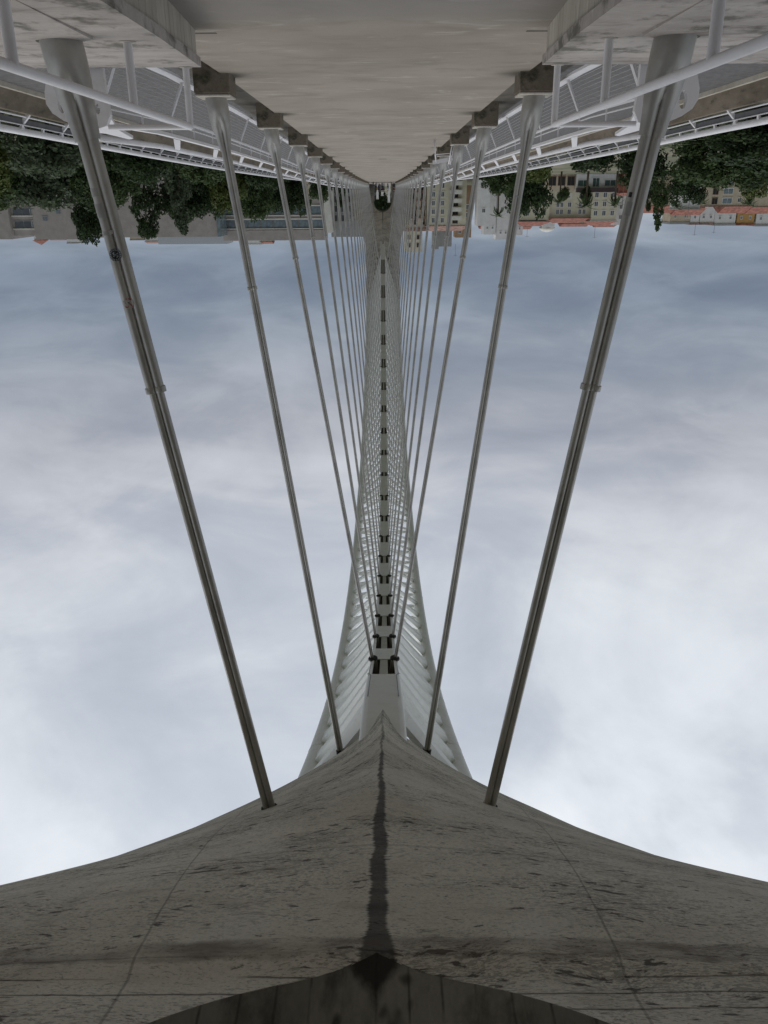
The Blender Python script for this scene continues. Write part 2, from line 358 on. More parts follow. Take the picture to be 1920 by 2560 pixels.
def put(name, me, parent=None, loc=None):
    o = bpy.data.objects.new(name, me); C.objects.link(o)
    if parent is not None: o.parent = parent
    if loc is not None: o.location = loc
    return o
def tag(o, label=None, cat=None, group=None, kind=None):
    if label: o['label'] = label
    if cat: o['category'] = cat
    if group: o['group'] = group
    if kind: o['kind'] = kind
    return o
def thing(name, label, cat, loc=(0, 0, 0), group=None, rz=0.0):
    o = bpy.data.objects.new(name, None); C.objects.link(o); o.location = loc; o.rotation_euler.z = rz
    return tag(o, label, cat, group)
def autosmooth(o, ang=35):
    me = o.data; me.shade_smooth()
    try: me.set_sharp_from_angle(angle=R(ang))
    except Exception: pass
    return o
def ORD(n):
    return ['', 'first', 'second', 'third', 'fourth', 'fifth', 'sixth', 'seventh', 'eighth', 'ninth', 'tenth', 'eleventh', 'twelfth', 'thirteenth', 'fourteenth', 'fifteenth', 'sixteenth', 'seventeenth', 'eighteenth', 'nineteenth', 'twentieth', 'twenty-first', 'twenty-second', 'twenty-third'][n]

# ------------------------------------------------------------------ bridge geometry (metres, Y along the bridge)
D1, SP, YC, XA = 8.1967, 7.29671, 88.4605, -0.06
HY = lambda n: D1+SP*(n-1)
def ch(y):
    b = 31.296-.0036953*(y-YC)**2; d = abs(y-YC)
    return b+.55*max(0.0, (d-69.5)/6.0)**2
#                      # underside of the arch's bottom chord
_zy = [-60, 0, 8, 15, 22.5, 30, 37, 44, 52, 66, 88, 110, 130, 150, 165, 176, 260]
_zz = [.02, 0, -.06, -.20, -.18, -.12, -.04, .03, .09, .19, .25, .25, .22, .18, .14, .11, .08]
zf = lambda y: float(np.interp(y, _zy, _zz))                    # walkway surface
th_ = lambda y: float(np.interp(abs(y-YC), [0, 12, 28, 42, 51, 66, 80], [2.8, 3.2, 3.9, 4.6, 4.9, 5.0, 5.0]))
def ys(a, b, st):
    n = max(1, int(round((b-a)/st))); return [a+(b-a)*i/n for i in range(n+1)]

# ---- walkway
mb = MB(); rings = []
for y in ys(-30, 260, 2.0):
    z = zf(y); rings.append([(-2.5, y, z-.4), (2.5, y, z-.4), (2.5, y, z), (-2.5, y, z)])
mb.loft(rings)
walkway = tag(mb.build('walkway', M_floor), kind='structure')
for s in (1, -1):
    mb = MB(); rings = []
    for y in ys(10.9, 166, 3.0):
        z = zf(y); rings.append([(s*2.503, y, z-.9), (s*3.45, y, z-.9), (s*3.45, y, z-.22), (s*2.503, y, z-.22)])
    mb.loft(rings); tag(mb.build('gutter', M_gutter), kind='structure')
bk = MB()
bk.prism([(-.30, -.3), (.30, -.3), (.30, .315), (-.30, .315)], 'Y', -.32, .32)
blockmesh = None
def block_meshes():
    bm = bmesh.new(); bmesh.ops.create_cube(bm, size=1.0)
    for v in bm.verts: v.co = Vector((v.co.x*.59, v.co.y*.64, v.co.z*.72-.06))
    bmesh.ops.bevel(bm, geom=bm.edges[:], offset=.012, segments=1, affect='EDGES')
    me = bpy.data.meshes.new('anchor_block'); bm.to_mesh(me); bm.free(); me.materials.append(M_block)
    bm = bmesh.new(); bmesh.ops.create_cube(bm, size=1.0)
    for v in bm.verts: v.co = Vector((v.co.x*.57, v.co.y*.62, v.co.z*.036+.02))
    bmesh.ops.bevel(bm, geom=bm.edges[:], offset=.01, segments=1, affect='EDGES')
    mc = bpy.data.meshes.new('block_cap'); bm.to_mesh(mc); bm.free(); mc.materials.append(M_cap)
    return me, mc
bme, cme = block_meshes()
for n in range(2, 23):
    for s in (1, -1):
        y = HY(n); o = put('anchor_block', bme, walkway, (s*2.66, y, zf(y)))
        q = put('block_cap', cme, o, (0, 0, .302))
tag(MB().box(-.33, .09, 47.4, 47.75, 0, .006).build('drain_slot', M_black, walkway, loc=(0, 0, zf(47.5))), 'dark narrow drain slot in the middle of the walkway')

# ---- pedestals under the arch legs (near and far)
def pedestal(flip, label):
    root = thing('leg_pedestal', label, 'pedestal')
    for s in (1, -1):
        st = [(-14, 1.77, .5), (4, 1.77, .42), (8.2, 1.80, .355), (10.85, 1.97, .255)]
        top = MB(); rings = []
        for y, x, z in st: rings.append([(s*x, y, z-.10), (s*6.6, y, z-.10), (s*6.6, y, z), (s*x, y, z)])
        top.loft(rings)
        o = top.build('slab', M_plinth, root)
        e1 = [(x, 8.18+.10*math.sin(x*5.1)+.06*math.sin(x*13+1)) for x in np.linspace(2.35, 6.55, 40)]
        tp = MB().loft([[(s*x, y0, np.interp(y0, [4, 8.2], [.42, .355])+dz) for y0, dz in ((-13.9, .002), (-13.9, .024), (y-.03, .024), (y, .002))] for x, y in e1]); tp.build('topping', M_plinth, root)
        wl = MB(); rings = []
        for y, x, z in st:
            y2 = y-.06 if y > 10 else y
            rings.append([(s*(x+.03), y2, -2.6), (s*6.5, y2, -2.6), (s*6.5, y2, z-.103), (s*(x+.03), y2, z-.103)])
        wl.loft(rings); wl.build('wall', M_boards, root)
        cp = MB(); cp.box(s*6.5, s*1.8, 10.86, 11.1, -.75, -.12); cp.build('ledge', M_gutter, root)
    if flip: root.location = (0, 2*YC, 0); root.rotation_euler.z = math.pi
    return root
pedestal(False, 'pale board-marked concrete pedestal beside the camera, carrying the near arch leg')
pedestal(True, 'concrete pedestal of the far arch leg beside the distant doorway')

# ---- concrete arch legs: V-shaped soffit flaring out of the truss, with a vaulted passage through the foot
_E = np.array([(-6, 5.4, -.2), (-2, 5.9, 2.3), (0, 6.1, 3.6), (2.0, 6.2, 4.9), (3.4, 6.0, 6.15), (5.5, 4.75, 7.5), (7.1, 4.05, 8.7), (8.2, 3.68, 9.5), (11, 3.3, 11.5), (14.8, 3.1, 14.2), (19.4, 3.06, 17.6), (24, 3.05, 21.0), (25, 3.05, 21.7)])
def Ept(y):
    return float(np.interp(y, _E[:, 0], _E[:, 1])), float(np.interp(y, _E[:, 0], _E[:, 2]))
YF, VW, VS = 3.4, 1.77, 3.73
def zk(y):
    if y >= YF: return 5.5+.52*(y-YF)
    g = lambda e: .5*(e+math.sqrt(e*e+.006)); d = YF-y
    return 5.5-.66*(g(d-.15)-g(-.15))
_yy = np.linspace(-8, YF, 1500); _zk = np.array([zk(y) for y in _yy])
def y_of_z(z): return float(np.interp(z, _zk, _yy))
def leg_mesh():
    mb = MB(); NU = 26
    Ys = list(np.linspace(-6, 2.0, 14))+list(np.linspace(2.2, YF, 14))+list(np.linspace(YF+.2, 13, 44))+list(np.linspace(13.2, 24, 34))
    for s in (1, -1):
        rows = []
        for y in Ys:
            xe, ze = Ept(y); row = []
            if y < YF:
                z0 = zk(y); d = z0-VS
                x0 = math.sqrt(max(0, VW**2-d*d)) if d > 0 else VW
                for u in np.linspace(0, 1, NU): row.append((s*(x0+(xe-x0)*u), y, z0+(ze-z0)*(max(0, (x0+(xe-x0)*u-2.2)/(xe-2.2)))**1.5))
            elif y <= 13:
                p = float(np.interp(y, [YF, 5.5, 8.2, 11, 13], [2.2, 1.25, .9, .78, .68])); z0 = zk(y)
                for u in np.linspace(0, 1, NU): row.append((s*xe*u, y, z0+(ze-z0)*u**p))
            else:
                t = ((y-13)/11)**(1/1.13); x0, z0 = 3.05*t, zk(13)+(21-zk(13))*t
                for u in np.linspace(0, 1, NU): row.append((s*(x0+(xe-x0)*u), y, z0+(ze-z0)*u**float(np.interp(y, [13, 17], [.68, 1]))))
            rows.append(row)
        i = len(mb.v)
        for r in rows: mb.v += r
        for j in range(len(rows)-1):
            for k in range(NU-1): mb.f.append((i+j*NU+k, i+j*NU+k+1, i+(j+1)*NU+k+1, i+(j+1)*NU+k))
    # back of the leg: a shallow hood between the two edges, so that the body is solid
    rows = []
    for y in Ys:
        xe, ze = Ept(y); hh = float(np.interp(y, [-6, -2, 0, 3.4, 13, 24], [7.2, 5.2, 4.2, 2.2, 1.2, .7]))
        rows.append([(xe*a, y-hh*.35*(1-abs(a)**4), ze+hh*(1-abs(a)**4)) for a in np.linspace(-1, 1, 15)])
    i = len(mb.v)
    for r in rows: mb.v += r
    for j in range(len(rows)-1):
        for k in range(14): mb.f.append((i+j*15+k, i+j*15+k+1, i+(j+1)*15+k+1, i+(j+1)*15+k))
    # front face between the lip of the soffit and the hood (the steel truss enters here)
    def lip(a):
        y = 13+11*abs(a)**1.13; return (3.05*a, y, zk(13)+(21-zk(13))*abs(a))
    A = np.linspace(-1, 1, 41); i = len(mb.v)
    for a in A:
        y = 13+11*abs(a); x = 3.05*a; mb.v.append(lip(a))
        mb.v.append((x, 13.6+10.4*abs(a), zk(13)+1.2+(21-zk(13)-.2)*abs(a)))
        mb.v.append((x, 24, 21.7-.0*abs(a)))
    for k in range(40):
        for q in range(2): mb.f.append((i+3*k+q, i+3*k+3+q, i+3*k+4+q, i+3*k+1+q))
    me = bpy.data.meshes.new('soffit'); me.from_pydata(mb.v, [], mb.f); me.materials.append(M_leg)
    bm = bmesh.new(); bm.from_mesh(me); bmesh.ops.remove_doubles(bm, verts=bm.verts, dist=.002); bmesh.ops.recalc_face_normals(bm, faces=bm.faces); bm.to_mesh(me); bm.free()
    me.shade_smooth(); me.set_sharp_from_angle(angle=R(24))
    return me
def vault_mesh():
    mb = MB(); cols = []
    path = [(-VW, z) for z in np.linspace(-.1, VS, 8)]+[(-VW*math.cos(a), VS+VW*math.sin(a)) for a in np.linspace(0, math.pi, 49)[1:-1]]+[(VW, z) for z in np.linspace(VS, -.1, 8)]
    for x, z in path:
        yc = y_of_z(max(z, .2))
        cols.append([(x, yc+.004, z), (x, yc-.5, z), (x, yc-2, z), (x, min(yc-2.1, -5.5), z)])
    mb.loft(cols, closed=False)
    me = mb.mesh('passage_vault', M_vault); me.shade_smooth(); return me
lme, vme = leg_mesh(), vault_mesh()
def leg(label, flip=False):
    root = thing('arch_leg', label, 'bridge leg', (XA, 0, 0))
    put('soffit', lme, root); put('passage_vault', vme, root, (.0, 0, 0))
    if flip: root.location = (XA, 2*YC, 0); root.rotation_euler.z = math.pi
leg('huge grey concrete arch leg overhead with a black wet stain down its keel')
leg('distant concrete arch leg with the round-topped doorway through its foot', True)

# ---- white steel arch: boxed bottom chord with hanger slots, two upper tubes, slanting ribs, top bracing
arch = thing('steel_arch', 'white steel arch truss running away overhead between the two concrete legs', 'bridge arch', (XA, 0, 0))
CW = .43
def slot_len(n): return 1.5+2.6*(abs(n-12)/9.0)**1.3
slots = []
for n in range(3, 22):
    l = slot_len(n); y = HY(n)
    if n <= 11: slots.append((y-l, y+.28, n))
    elif n == 12: slots.append((y-.3, y+l-.3, n))
    else: slots.append((y-.28, y+l, n))
def opening(y):
    for a, b, n in slots:
        if a < y < b:
            e = min(y-a, b-y); r = .30; wmax = .385
            return wmax if e >= r else wmax-(r-math.sqrt(max(0, r*r-(r-e)**2)))*.75
    return 0.0
st = set(np.round(ys(11.2, 2*YC-11.2, .8), 4))
for a, b, n in slots:
    for e in (.002, .03, .08, .16, .30): st.add(round(a+e, 4)); st.add(round(b-e, 4))
    st.add(round(a-.002, 4)); st.add(round(b+.002, 4))
st = sorted(st); CHH = 1.15
mb = MB()
prof = [(CW-.13, 0), (CW-.06, .02), (CW-.015, .07), (CW, .15), (CW, CHH), (-CW, CHH), (-CW, .15), (-CW+.015, .07), (-CW+.06, .02), (-CW+.13, 0)]
mb.loft([[(x, y, ch(y)+z) for x, z in prof] for y in st], closed=False)
for y in (st[0], st[-1]):
    i = len(mb.v); mb.v += [(x, y, ch(y)+z) for x, z in prof]; mb.f.append(tuple(range(i, i+len(prof))))
for s in (1, -1):
    i = len(mb.v)
    for y in st:
        w = opening(y); wi = min(w, CW-.05); xo = CW-.13
        dz = 0 if wi <= xo else .02
        mb.v += [(s*wi, y, ch(y)+dz), (s*max(xo, wi+.001), y, ch(y)+dz)]
        mb.v += [(s*wi, y, ch(y)+.03+dz)]
    for j in range(len(st)-1):
        a, b = i+3*j, i+3*j+3; mb.f.append((a, a+1, b+1, b)); mb.f.append((a+2, a, b, b+2))
o = mb.build('bottom_chord', M_arch, arch); autosmooth(o, 40)
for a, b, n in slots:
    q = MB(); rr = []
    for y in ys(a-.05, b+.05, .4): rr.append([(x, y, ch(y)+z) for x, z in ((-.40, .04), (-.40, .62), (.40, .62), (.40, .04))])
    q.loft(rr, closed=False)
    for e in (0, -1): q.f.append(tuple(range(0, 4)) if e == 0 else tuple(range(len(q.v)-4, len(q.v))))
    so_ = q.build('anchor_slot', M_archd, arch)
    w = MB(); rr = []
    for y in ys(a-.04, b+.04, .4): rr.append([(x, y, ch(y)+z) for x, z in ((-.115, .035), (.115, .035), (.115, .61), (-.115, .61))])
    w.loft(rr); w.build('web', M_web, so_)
    y = HY(n)
    for s in (1, -1):
        d = Vector((s*2.65-s*.345-XA*0, 0, zf(y)+.36-ch(y))).normalized()
        p = Vector((s*.345, y, ch(y)-.05))
        k = MB().tube([p, p-d*.55], .115, 14); autosmooth(k.build('socket', M_web, so_))
        k = MB().tube([p+d*.05, p+d*.02, p-d*.02], [.12, .15, .15], 14); autosmooth(k.build('socket_ring', M_black, so_))
TX, TR = 2.65, .41
zt = lambda y: ch(y)+th_(y)
for s in (1, -1):
    t = MB().tube([(s*TX, y, zt(y)) for y in ys(19.0, 2*YC-19.0, 1.6)], TR, 20); o = t.build('upper_tube', M_arch, arch, True)
    for y in (27.5, 36, 60, 88.4, 117, 141, 149.5):
        p = Vector((s*TX, y, zt(y))); q = Vector((s*TX, y+.06, zt(y+.06)))
        MB().tube([p, q], TR+.012, 20).build('weld_band', M_arch, o, True)
def plate(a, b, w_end, w_mid, axis, thick=.16, n=9, w_start=None):
    """flat box rib from a to b, widening into both ends; its width lies along axis"""
    a, b = Vector(a), Vector(b); d = (b-a).normalized(); ax = Vector(axis); ax = (ax-d*ax.dot(d)).normalized(); nn = d.cross(ax).normalized()
    rings = []
    for i in range(n):
        t = i/(n-1); e = abs(2*t-1); w = (w_mid+((w_end if t > .5 or w_start is None else w_start)-w_mid)*e**3)/2; h = thick*(.5+.3*e*e)
        p = a.lerp(b, t)
        rings.append([p-ax*w-nn*0, p-ax*w*.7-nn*h, p+ax*w*.7-nn*h, p+ax*w, p+ax*w*.7+nn*h, p-ax*w*.7+nn*h])
    return MB().loft(rings)
def vrib(s, y0, y1, n=9):
    rings = []
    for i in range(n):
        t = i/(n-1); q_ = float(np.interp(abs(y0-YC), [20, 38, 56], [.20, .34, .80])); w = q_*(1+.5*max(0, 2*t-1)**3+.2*max(0, 1-2*t)**3)
        def P(o, k):
            a = Vector((s*(CW-.26), y0+o, ch(y0+o)+.66)); b = Vector((s*(TX-TR*.62), y1+o, zt(y1+o)-TR*.58))
            q = a.lerp(b, t); d = (b-a).normalized(); nn = d.cross(Vector((0, 1, 0))).normalized()
            return q+nn*k
        h = (.20+.05*abs(2*t-1))*float(np.interp(abs(y0-YC), [20, 56], [.6, 1]))
        rings.append([P(-w, 0), P(-w*.6, -h), P(w*.6, -h), P(w, 0), P(w*.6, h), P(-w*.6, h)])
    return MB().loft(rings)
RSP = SP/2.5; LEAN = 5.6
for i in range(54):
    y0 = HY(3)-RSP*2+RSP*i+.6
    if y0 < 15.5 or y0 > 2*YC-15.5: continue
    m1 = YC-y0; lean = LEAN*max(-1, min(1, m1/14.0)) if abs(m1) < 14 else math.copysign(LEAN, m1)
    if abs(m1) < 1: lean = .01
    y1 = y0+lean
    tang = Vector((0, 1, -2*.0036953*(y0-YC)))
    for s in (1, -1):
        r = vrib(s, y0, y1); autosmooth(r.build('rib', M_arch, arch), 30)
    y2 = y0+LEAN*.45*(1 if m1 > 0 else -1)
    if 20.5 < y2 < 2*YC-20.5:
        bw = float(np.interp(abs(y2-YC), [20, 38, 56], [.18, .36, .85])); r = plate((-TX+.2, y2, zt(y2)), (TX-.2, y2, zt(y2)), 2.3*bw, 1.5*bw, (0, 1, -2*.0036953*(y2-YC)), .2); autosmooth(r.build('cross_brace', M_arch, arch), 30)
        yn = y2+RSP
        if 20.5 < yn < 2*YC-20.5:
            for s in (1, -1):
                MB().tube([(-s*(TX-.2), y2, zt(y2)+.05*s), (s*(TX-.2), yn, zt(yn)+.05*s)], .085, 8).build('diagonal_brace', M_arch, arch, True)
for s in (1, -1):
    pts = [(s*(CW+.012), 19.6, ch(19.6)+.10), (s*(CW-.03), 19.0, ch(19)+.005), (s*(CW-.10), 18.3, ch(18.3)-.018), (s*(CW-.10), 15.2, ch(15.2)-.018)]
    MB().tube(pts, .012, 6).build('conduit', M_band, arch)

# ---- paired hangers
SEG = 28
def peanut(phi, c, a):
    q = c*abs(math.cos(phi)); k = a*a-(c*math.sin(phi))**2
    return q+math.sqrt(max(k, 1e-8))
def section(p, la, lb, hw, blend):
    """blend 0 = round bar of radius hw, 1 = two touching tubes of overall half-width hw"""
    a = hw/1.93; c = hw-a; pts = []
    for k in range(SEG):
        f = 2*math.pi*k/SEG
        r = hw*(1-blend)+peanut(f, c, a)*blend
        pts.append(p+la*(r*math.cos(f))+lb*(r*math.sin(f)))
    return pts
HANG = {}
def hanger(n, s):
    y = HY(n); base = Vector((s*2.66, y, (zf(y)+.322) if 1 < n < 23 else .345 if n == 1 else .34))
    nn = n if n <= 12 else 24-n
    if nn == 1: top = Vector((s*1.33-.03, y, 8.68)); top = base+(top-base)*1.06
    elif nn == 2: top = Vector((s*.96-.06, y, 13.35)); top = base+(top-base)*1.05
    else: top = Vector((XA+s*.345, y, ch(y)+.10))
    ax = top-base; Ln = ax.length; ax.normalize(); lb = Vector((0, 1, 0)); la = lb.cross(ax).normalized()
    side = 'left' if s > 0 else 'right'; end = 'near' if n <= 12 else 'far'
    if n <= 12: lab = f'paired steel hanger on the {side} of the picture, {ORD(n)} from the camera'
    else: lab = f'paired steel hanger on the {side} of the picture, {ORD(24-n)} from the far doorway'
    root = thing('hanger', lab, 'hanger', base, 'paired steel hangers in two rows along the walkway')
    P = lambda d: ax*d
    k1 = {1: .094, 2: .080}.get(nn, .073); k2 = {1: .076, 2: .072}.get(nn, .060); k0 = {1: .118}.get(nn, .100)
    def part(nm, st, mat, par=root):
        mb = MB().loft([section(P(d), la, lb, hw, bl) for d, hw, bl in st]); o = mb.build(nm, mat, par); autosmooth(o, 50); return o
    part('sleeve', [(-.05, .180, 0), (.0, .180, 0), (.16, .179, 0), (.26, .176, .05), (.36, .170, .35), (.46, .162, .72), (.58, .5*(.162+k0), .95), (.80, k0, 1), (.83, k0-.002, 1)], M_steel)
    cl = 3.13-.25*(n % 3 == 1)*(n > 1)
    if nn == 1: MB().loft([[P(-.03)+la*(r*math.cos(f))+lb*(r*math.sin(f))+Vector((0, 0, dz)) for f in np.linspace(0, 2*math.pi, 25)[:-1]] for r, dz in ((.205, .0), (.20, .035), (.175, .042))]).build('moss_ring', M_gutter, root)  # dark raised ring added for the moss round the sleeve foot
    part('lower_cable', [(.80, k1+.002, 1), (cl, k1-.003, 1)], M_steel)
    part('collar', [(cl-.03, k1, .93), (cl-.025, k1+.010, .93), (cl+.03, k1+.010, .93), (cl+.035, k2+.002, .93)], M_steel)
    part('upper_cable', [(cl, k2, 1), (Ln, k2, 1)], M_steel)
    if nn <= 2:
        q = Ln/(1.06 if nn == 1 else 1.05); part('gap_shade_ring', [(q-.09, k2+.004, .9), (q-.08, k2+.026, .6), (q+.2, k2+.034, .5)], M_black)  # black ring added for the shadow gap where the cable enters the concrete
    HANG[(n, s)] = (root, base, ax, la, lb)
    return root
for n in range(1, 24):
    for s in (1, -1): hanger(n, s)

# ---- wire railings along both sides of the walkway
RB = [(3.20, .10), (3.44, .63), (3.45, .93), (3.72, 1.055)]      # section: foot strip, mid rail, upper member, handrail (x, height over walkway)
YR0, YR1 = 11.1, 165.5
posts_y = [11.84+3.648*i for i in range(43) if 11.84+3.648*i < YR1]
for s in (1, -1):
    side = 'left' if s > 0 else 'right'
    root = thing('wire_railing', f'long white railing with stretched wires and triangular brackets along the {side} of the walkway', 'railing', (0, 0, 0))
    def run(nm, x, h, mat, kind='tube', r=.03, w=.1, t=.03, y0=YR0):
        yy = ys(y0, YR1, 3.6)
        mb = MB()
        if kind == 'tube': mb.tube([(s*x, y, zf(y)+h) for y in yy], r, 8)
        else: mb.loft([[(s*(x-w/2), y, zf(y)+h-t), (s*(x+w/2), y, zf(y)+h-t), (s*(x+w/2), y, zf(y)+h), (s*(x-w/2), y, zf(y)+h)] for y in yy])
        return mb.build(nm, mat, root, kind == 'tube')
    run('foot_strip', RB[0][0], RB[0][1], M_white, 'flat', w=.16, t=.04)
    run('mid_rail', RB[1][0], RB[1][1], M_white, r=.035)
    run('thin_rail', RB[1][0]+.01, RB[1][1]+.09, M_white, r=.012)
    run('upper_rail', RB[2][0], RB[2][1], M_white, 'flat', w=.09, t=.05)
    run('handrail', RB[3][0], RB[3][1], M_white, r=.044, y0=12.4)
    for k in range(9):
        f = (k+1)/10.0; run('wire', RB[0][0]+(RB[1][0]-RB[0][0])*f, RB[0][1]+(RB[1][1]-RB[0][1])*f, M_wire, r=.0026)
    pm = MB()
    for o_ in (-.028, .028): pm.bar((s*RB[0][0], o_, RB[0][1]), (s*RB[1][0], o_, RB[1][1]), .03, .05, (0, 1, 0))
    pm = pm.mesh('post', M_white)
    um = MB().bar((s*RB[1][0], 0, RB[1][1]), (s*RB[2][0], 0, RB[2][1]), .02, .03, (0, 1, 0)).mesh('slim_post', M_white)
    fm = MB(); z1, z2 = RB[2][1]-.01, RB[3][1]
    poly = [(.1, RB[2][0], z1), (.62, RB[2][0], z1), (1.75, RB[3][0], z2), (1.35, RB[3][0], z2)]
    i = 0
    for dz in (0, .035):
        fm.v += [(s*x, y, z+dz) for y, x, z in poly]
    fm.f += [(0, 1, 2, 3), (7, 6, 5, 4)]+[(k, (k+1) % 4, 4+(k+1) % 4, 4+k) for k in range(4)]
    fm = fm.mesh('bracket', M_white)
    for j, y in enumerate(posts_y):
        put('post', pm, root, (0, y, zf(y)))
        if j > 0: put('bracket', fm, root, (0, y, zf(y)))
        put('slim_post', um, root, (0, y, zf(y)))
        if y+1.82 < YR1: put('slim_post', um, root, (0, y+1.82, zf(y+1.82)))
    # end plate: rounded fin with an oval hole, standing across the end of the railing
    bm = bmesh.new()
    out = [(3.12, .20), (3.12, .62), (3.16, .78), (3.26, .90), (3.42, 1.03), (3.74, 1.13)]
    out = [(3.13, .25), (3.12, .70), (3.10, .86), (3.16, .98), (3.30, 1.02), (3.48, .99), (3.66, .92), (3.78, .84), (3.84, .74), (3.84, .62), (3.79, .45), (3.70, .25)]
    hole = [(3.66+.045*math.cos(a), .74+.10*math.sin(a)) for a in np.linspace(0, 2*math.pi, 17)[:-1]]
    hole2 = [(3.24+.03*math.cos(a), .80+.055*math.sin(a)) for a in np.linspace(0, 2*math.pi, 13)[:-1]]
    def lp(pts):
        vs = [bm.verts.new((s*x, 0, z)) for x, z in pts]
        return [bm.edges.new((vs[i], vs[(i+1) % len(vs)])) for i in range(len(vs))]
    es = lp(out)+lp(hole)+lp(hole2)
    bmesh.ops.triangle_fill(bm, edges=es, use_beauty=True, use_dissolve=False)
    r_ = bmesh.ops.extrude_face_region(bm, geom=bm.faces[:])
    for v in [g for g in r_['geom'] if isinstance(g, bmesh.types.BMVert)]: v.co.y += .09
    bmesh.ops.recalc_face_normals(bm, faces=bm.faces)
    me = bpy.data.meshes.new('end_plate'); bm.to_mesh(me); bm.free(); me.materials.append(M_white)
    put('end_plate', me, root, (0, 10.9, zf(10.9)))
    tl = MB(); tl.loft([[(s*x, y, zf(10.9)+z+dz) for x, z, dz in ((xa, za, 0), (xb, zb, 0), (xb, zb, .04), (xa, za, .04))] for y, xa, za, xb, zb in ((10.99, 3.12, .86, 3.50, .99), (11.8, 3.28, .93, 3.45, .97), (12.9, 3.40, .97, 3.46, .98))])
    tl.build('end_bracket', M_white, root)
    # short tubular handrail on the pedestal, turning the corner to meet the railing
    tr = thing('tube_railing', f'short white tubular handrail on the concrete pedestal at the {side} edge of the picture', 'railing', (0, 0, 0))
    def pedz(y): return float(np.interp(y, [4, 8.2, 10.85], [.42, .355, .255]))
    yy = (3.05, 5.75, 8.42, 10.8)
    tt = MB().tube([(s*2.14, .8, .87), (s*2.14, 10.8, .885)], .035, 14); autosmooth(tt.build('rail', M_white, tr))
    cc = MB().tube([(s*2.12, 10.8, .885), (s*3.10, 10.8, .885)], .032, 14); autosmooth(cc.build('cross_rail', M_white, tr))
    for y in yy:
        k = MB().tube([(s*2.14, y, pedz(y)-.01), (s*2.14, y, .875)], .038, 14); po = k.build('post', M_white, tr); autosmooth(po)
        MB().tube([(s*2.14, y, pedz(y)), (s*2.14, y, pedz(y)+.008)], .075, 14).build('base_plate', M_cap, po)

# ---- road decks either side, a metre below the walkway, with kerb, parapet and outer railing
for s in (1, -1):
    side = 'left' if s > 0 else 'right'
    yy = ys(-20, 190, 4.0)
    def strip(pts): return MB().loft([[(s*x, y, zf(y)+z) for x, z in pts] for y in yy])
    tag(strip([(3.46, -1.6), (10.29, -1.6), (10.29, -1.12), (3.46, -1.06)]).build('road', M_asphalt), kind='structure')
    tag(strip([(10.291, -1.5), (10.42, -1.5), (10.42, -.99), (10.30, -.99)]).build('kerb', M_kerb), kind='structure')
    par = strip([(10.421, -1.5), (10.78, -1.5), (10.78, -.50), (10.62, -.50), (10.421, -1.0)]); o = par.build('parapet', M_parapet)
    tag(o, f'low brown weathered concrete parapet along the {side} road edge', 'parapet')
    rl = thing('outer_railing', f'white outer railing with a fat tubular top rail along the {side} road edge', 'railing')
    yy2 = ys(6, 190, 3.0)
    MB().tube([(s*11.12, y, zf(y)-.06) for y in yy2], .105, 12).build('handrail', M_white, rl, True)
    yl0 = 6.0
    MB().loft([[(s*(10.98+x), y, zf(y)+z) for x, z in ((0, -.39), (.03, -.39), (.03, -.24), (0, -.24))] for y in yy2]).build('band', M_band, rl)
    MB().loft([[(s*(10.95+x), y, zf(y)+z) for x, z in ((0, -.235), (.06, -.235), (.06, -.21), (0, -.21))] for y in yy2]).build('edge_strip', M_white, rl)
    MB().tube([(s*10.86, y, zf(y)-.45) for y in yy2], .028, 8).build('lower_rail', M_white, rl, True)
    big = MB(); big.loft([[(s*x, y, z) for x, y in ((x0, -w), (x1, -w), (x1, w), (x0, w))] for z, x0, x1, w in ((-.52, 10.72, 10.86, .05), (-.42, 10.80, 10.96, .06), (-.22, 11.0, 11.06, .07), (-.12, 11.0, 11.12, .12))])
    big = big.mesh('post', M_white)
    sm = MB(); sm.loft([[(s*x, y, z) for x, y in ((x0, -w), (x1, -w), (x1, w), (x0, w))] for z, x0, x1, w in ((-.26, 10.99, 11.05, .03), (-.12, 11.02, 11.12, .07))])
    sm = sm.mesh('saddle', M_white)
    y = 8.0
    while y < 186:
        put('post', big, rl, (0, y, zf(y))); put('saddle', sm, rl, (0, y+1.7, zf(y+1.7))); y += 3.4

# ---- barricade: white folding trestle left by the right-hand blocks
bt = thing('barricade', 'white folding metal trestle standing among the anchor blocks on the right of the walkway', 'barricade', (-2.2, 32.6, zf(32.6)))
for nm, pts in (('leg', [(.22, -.25, 0), (.16, 0, .78)]), ('leg', [(.22, .30, 0), (.16, .05, .78)]), ('leg', [(-.42, -.25, 0), (-.30, 0, .82)]), ('leg', [(-.55, .32, .0), (-.36, .05, .82)])):
    MB().tube(pts, .02, 8).build(nm, M_white, bt, True)
MB().bar((.27, .0, .76), (-.42, .02, .64), .05, .13, (0, 0, 1)).build('top_board', M_white, bt)
MB().tube([(.2, -.12, .5), (-.36, -.12, .46)], .014, 8).build('cross_bar', M_white, bt, True)

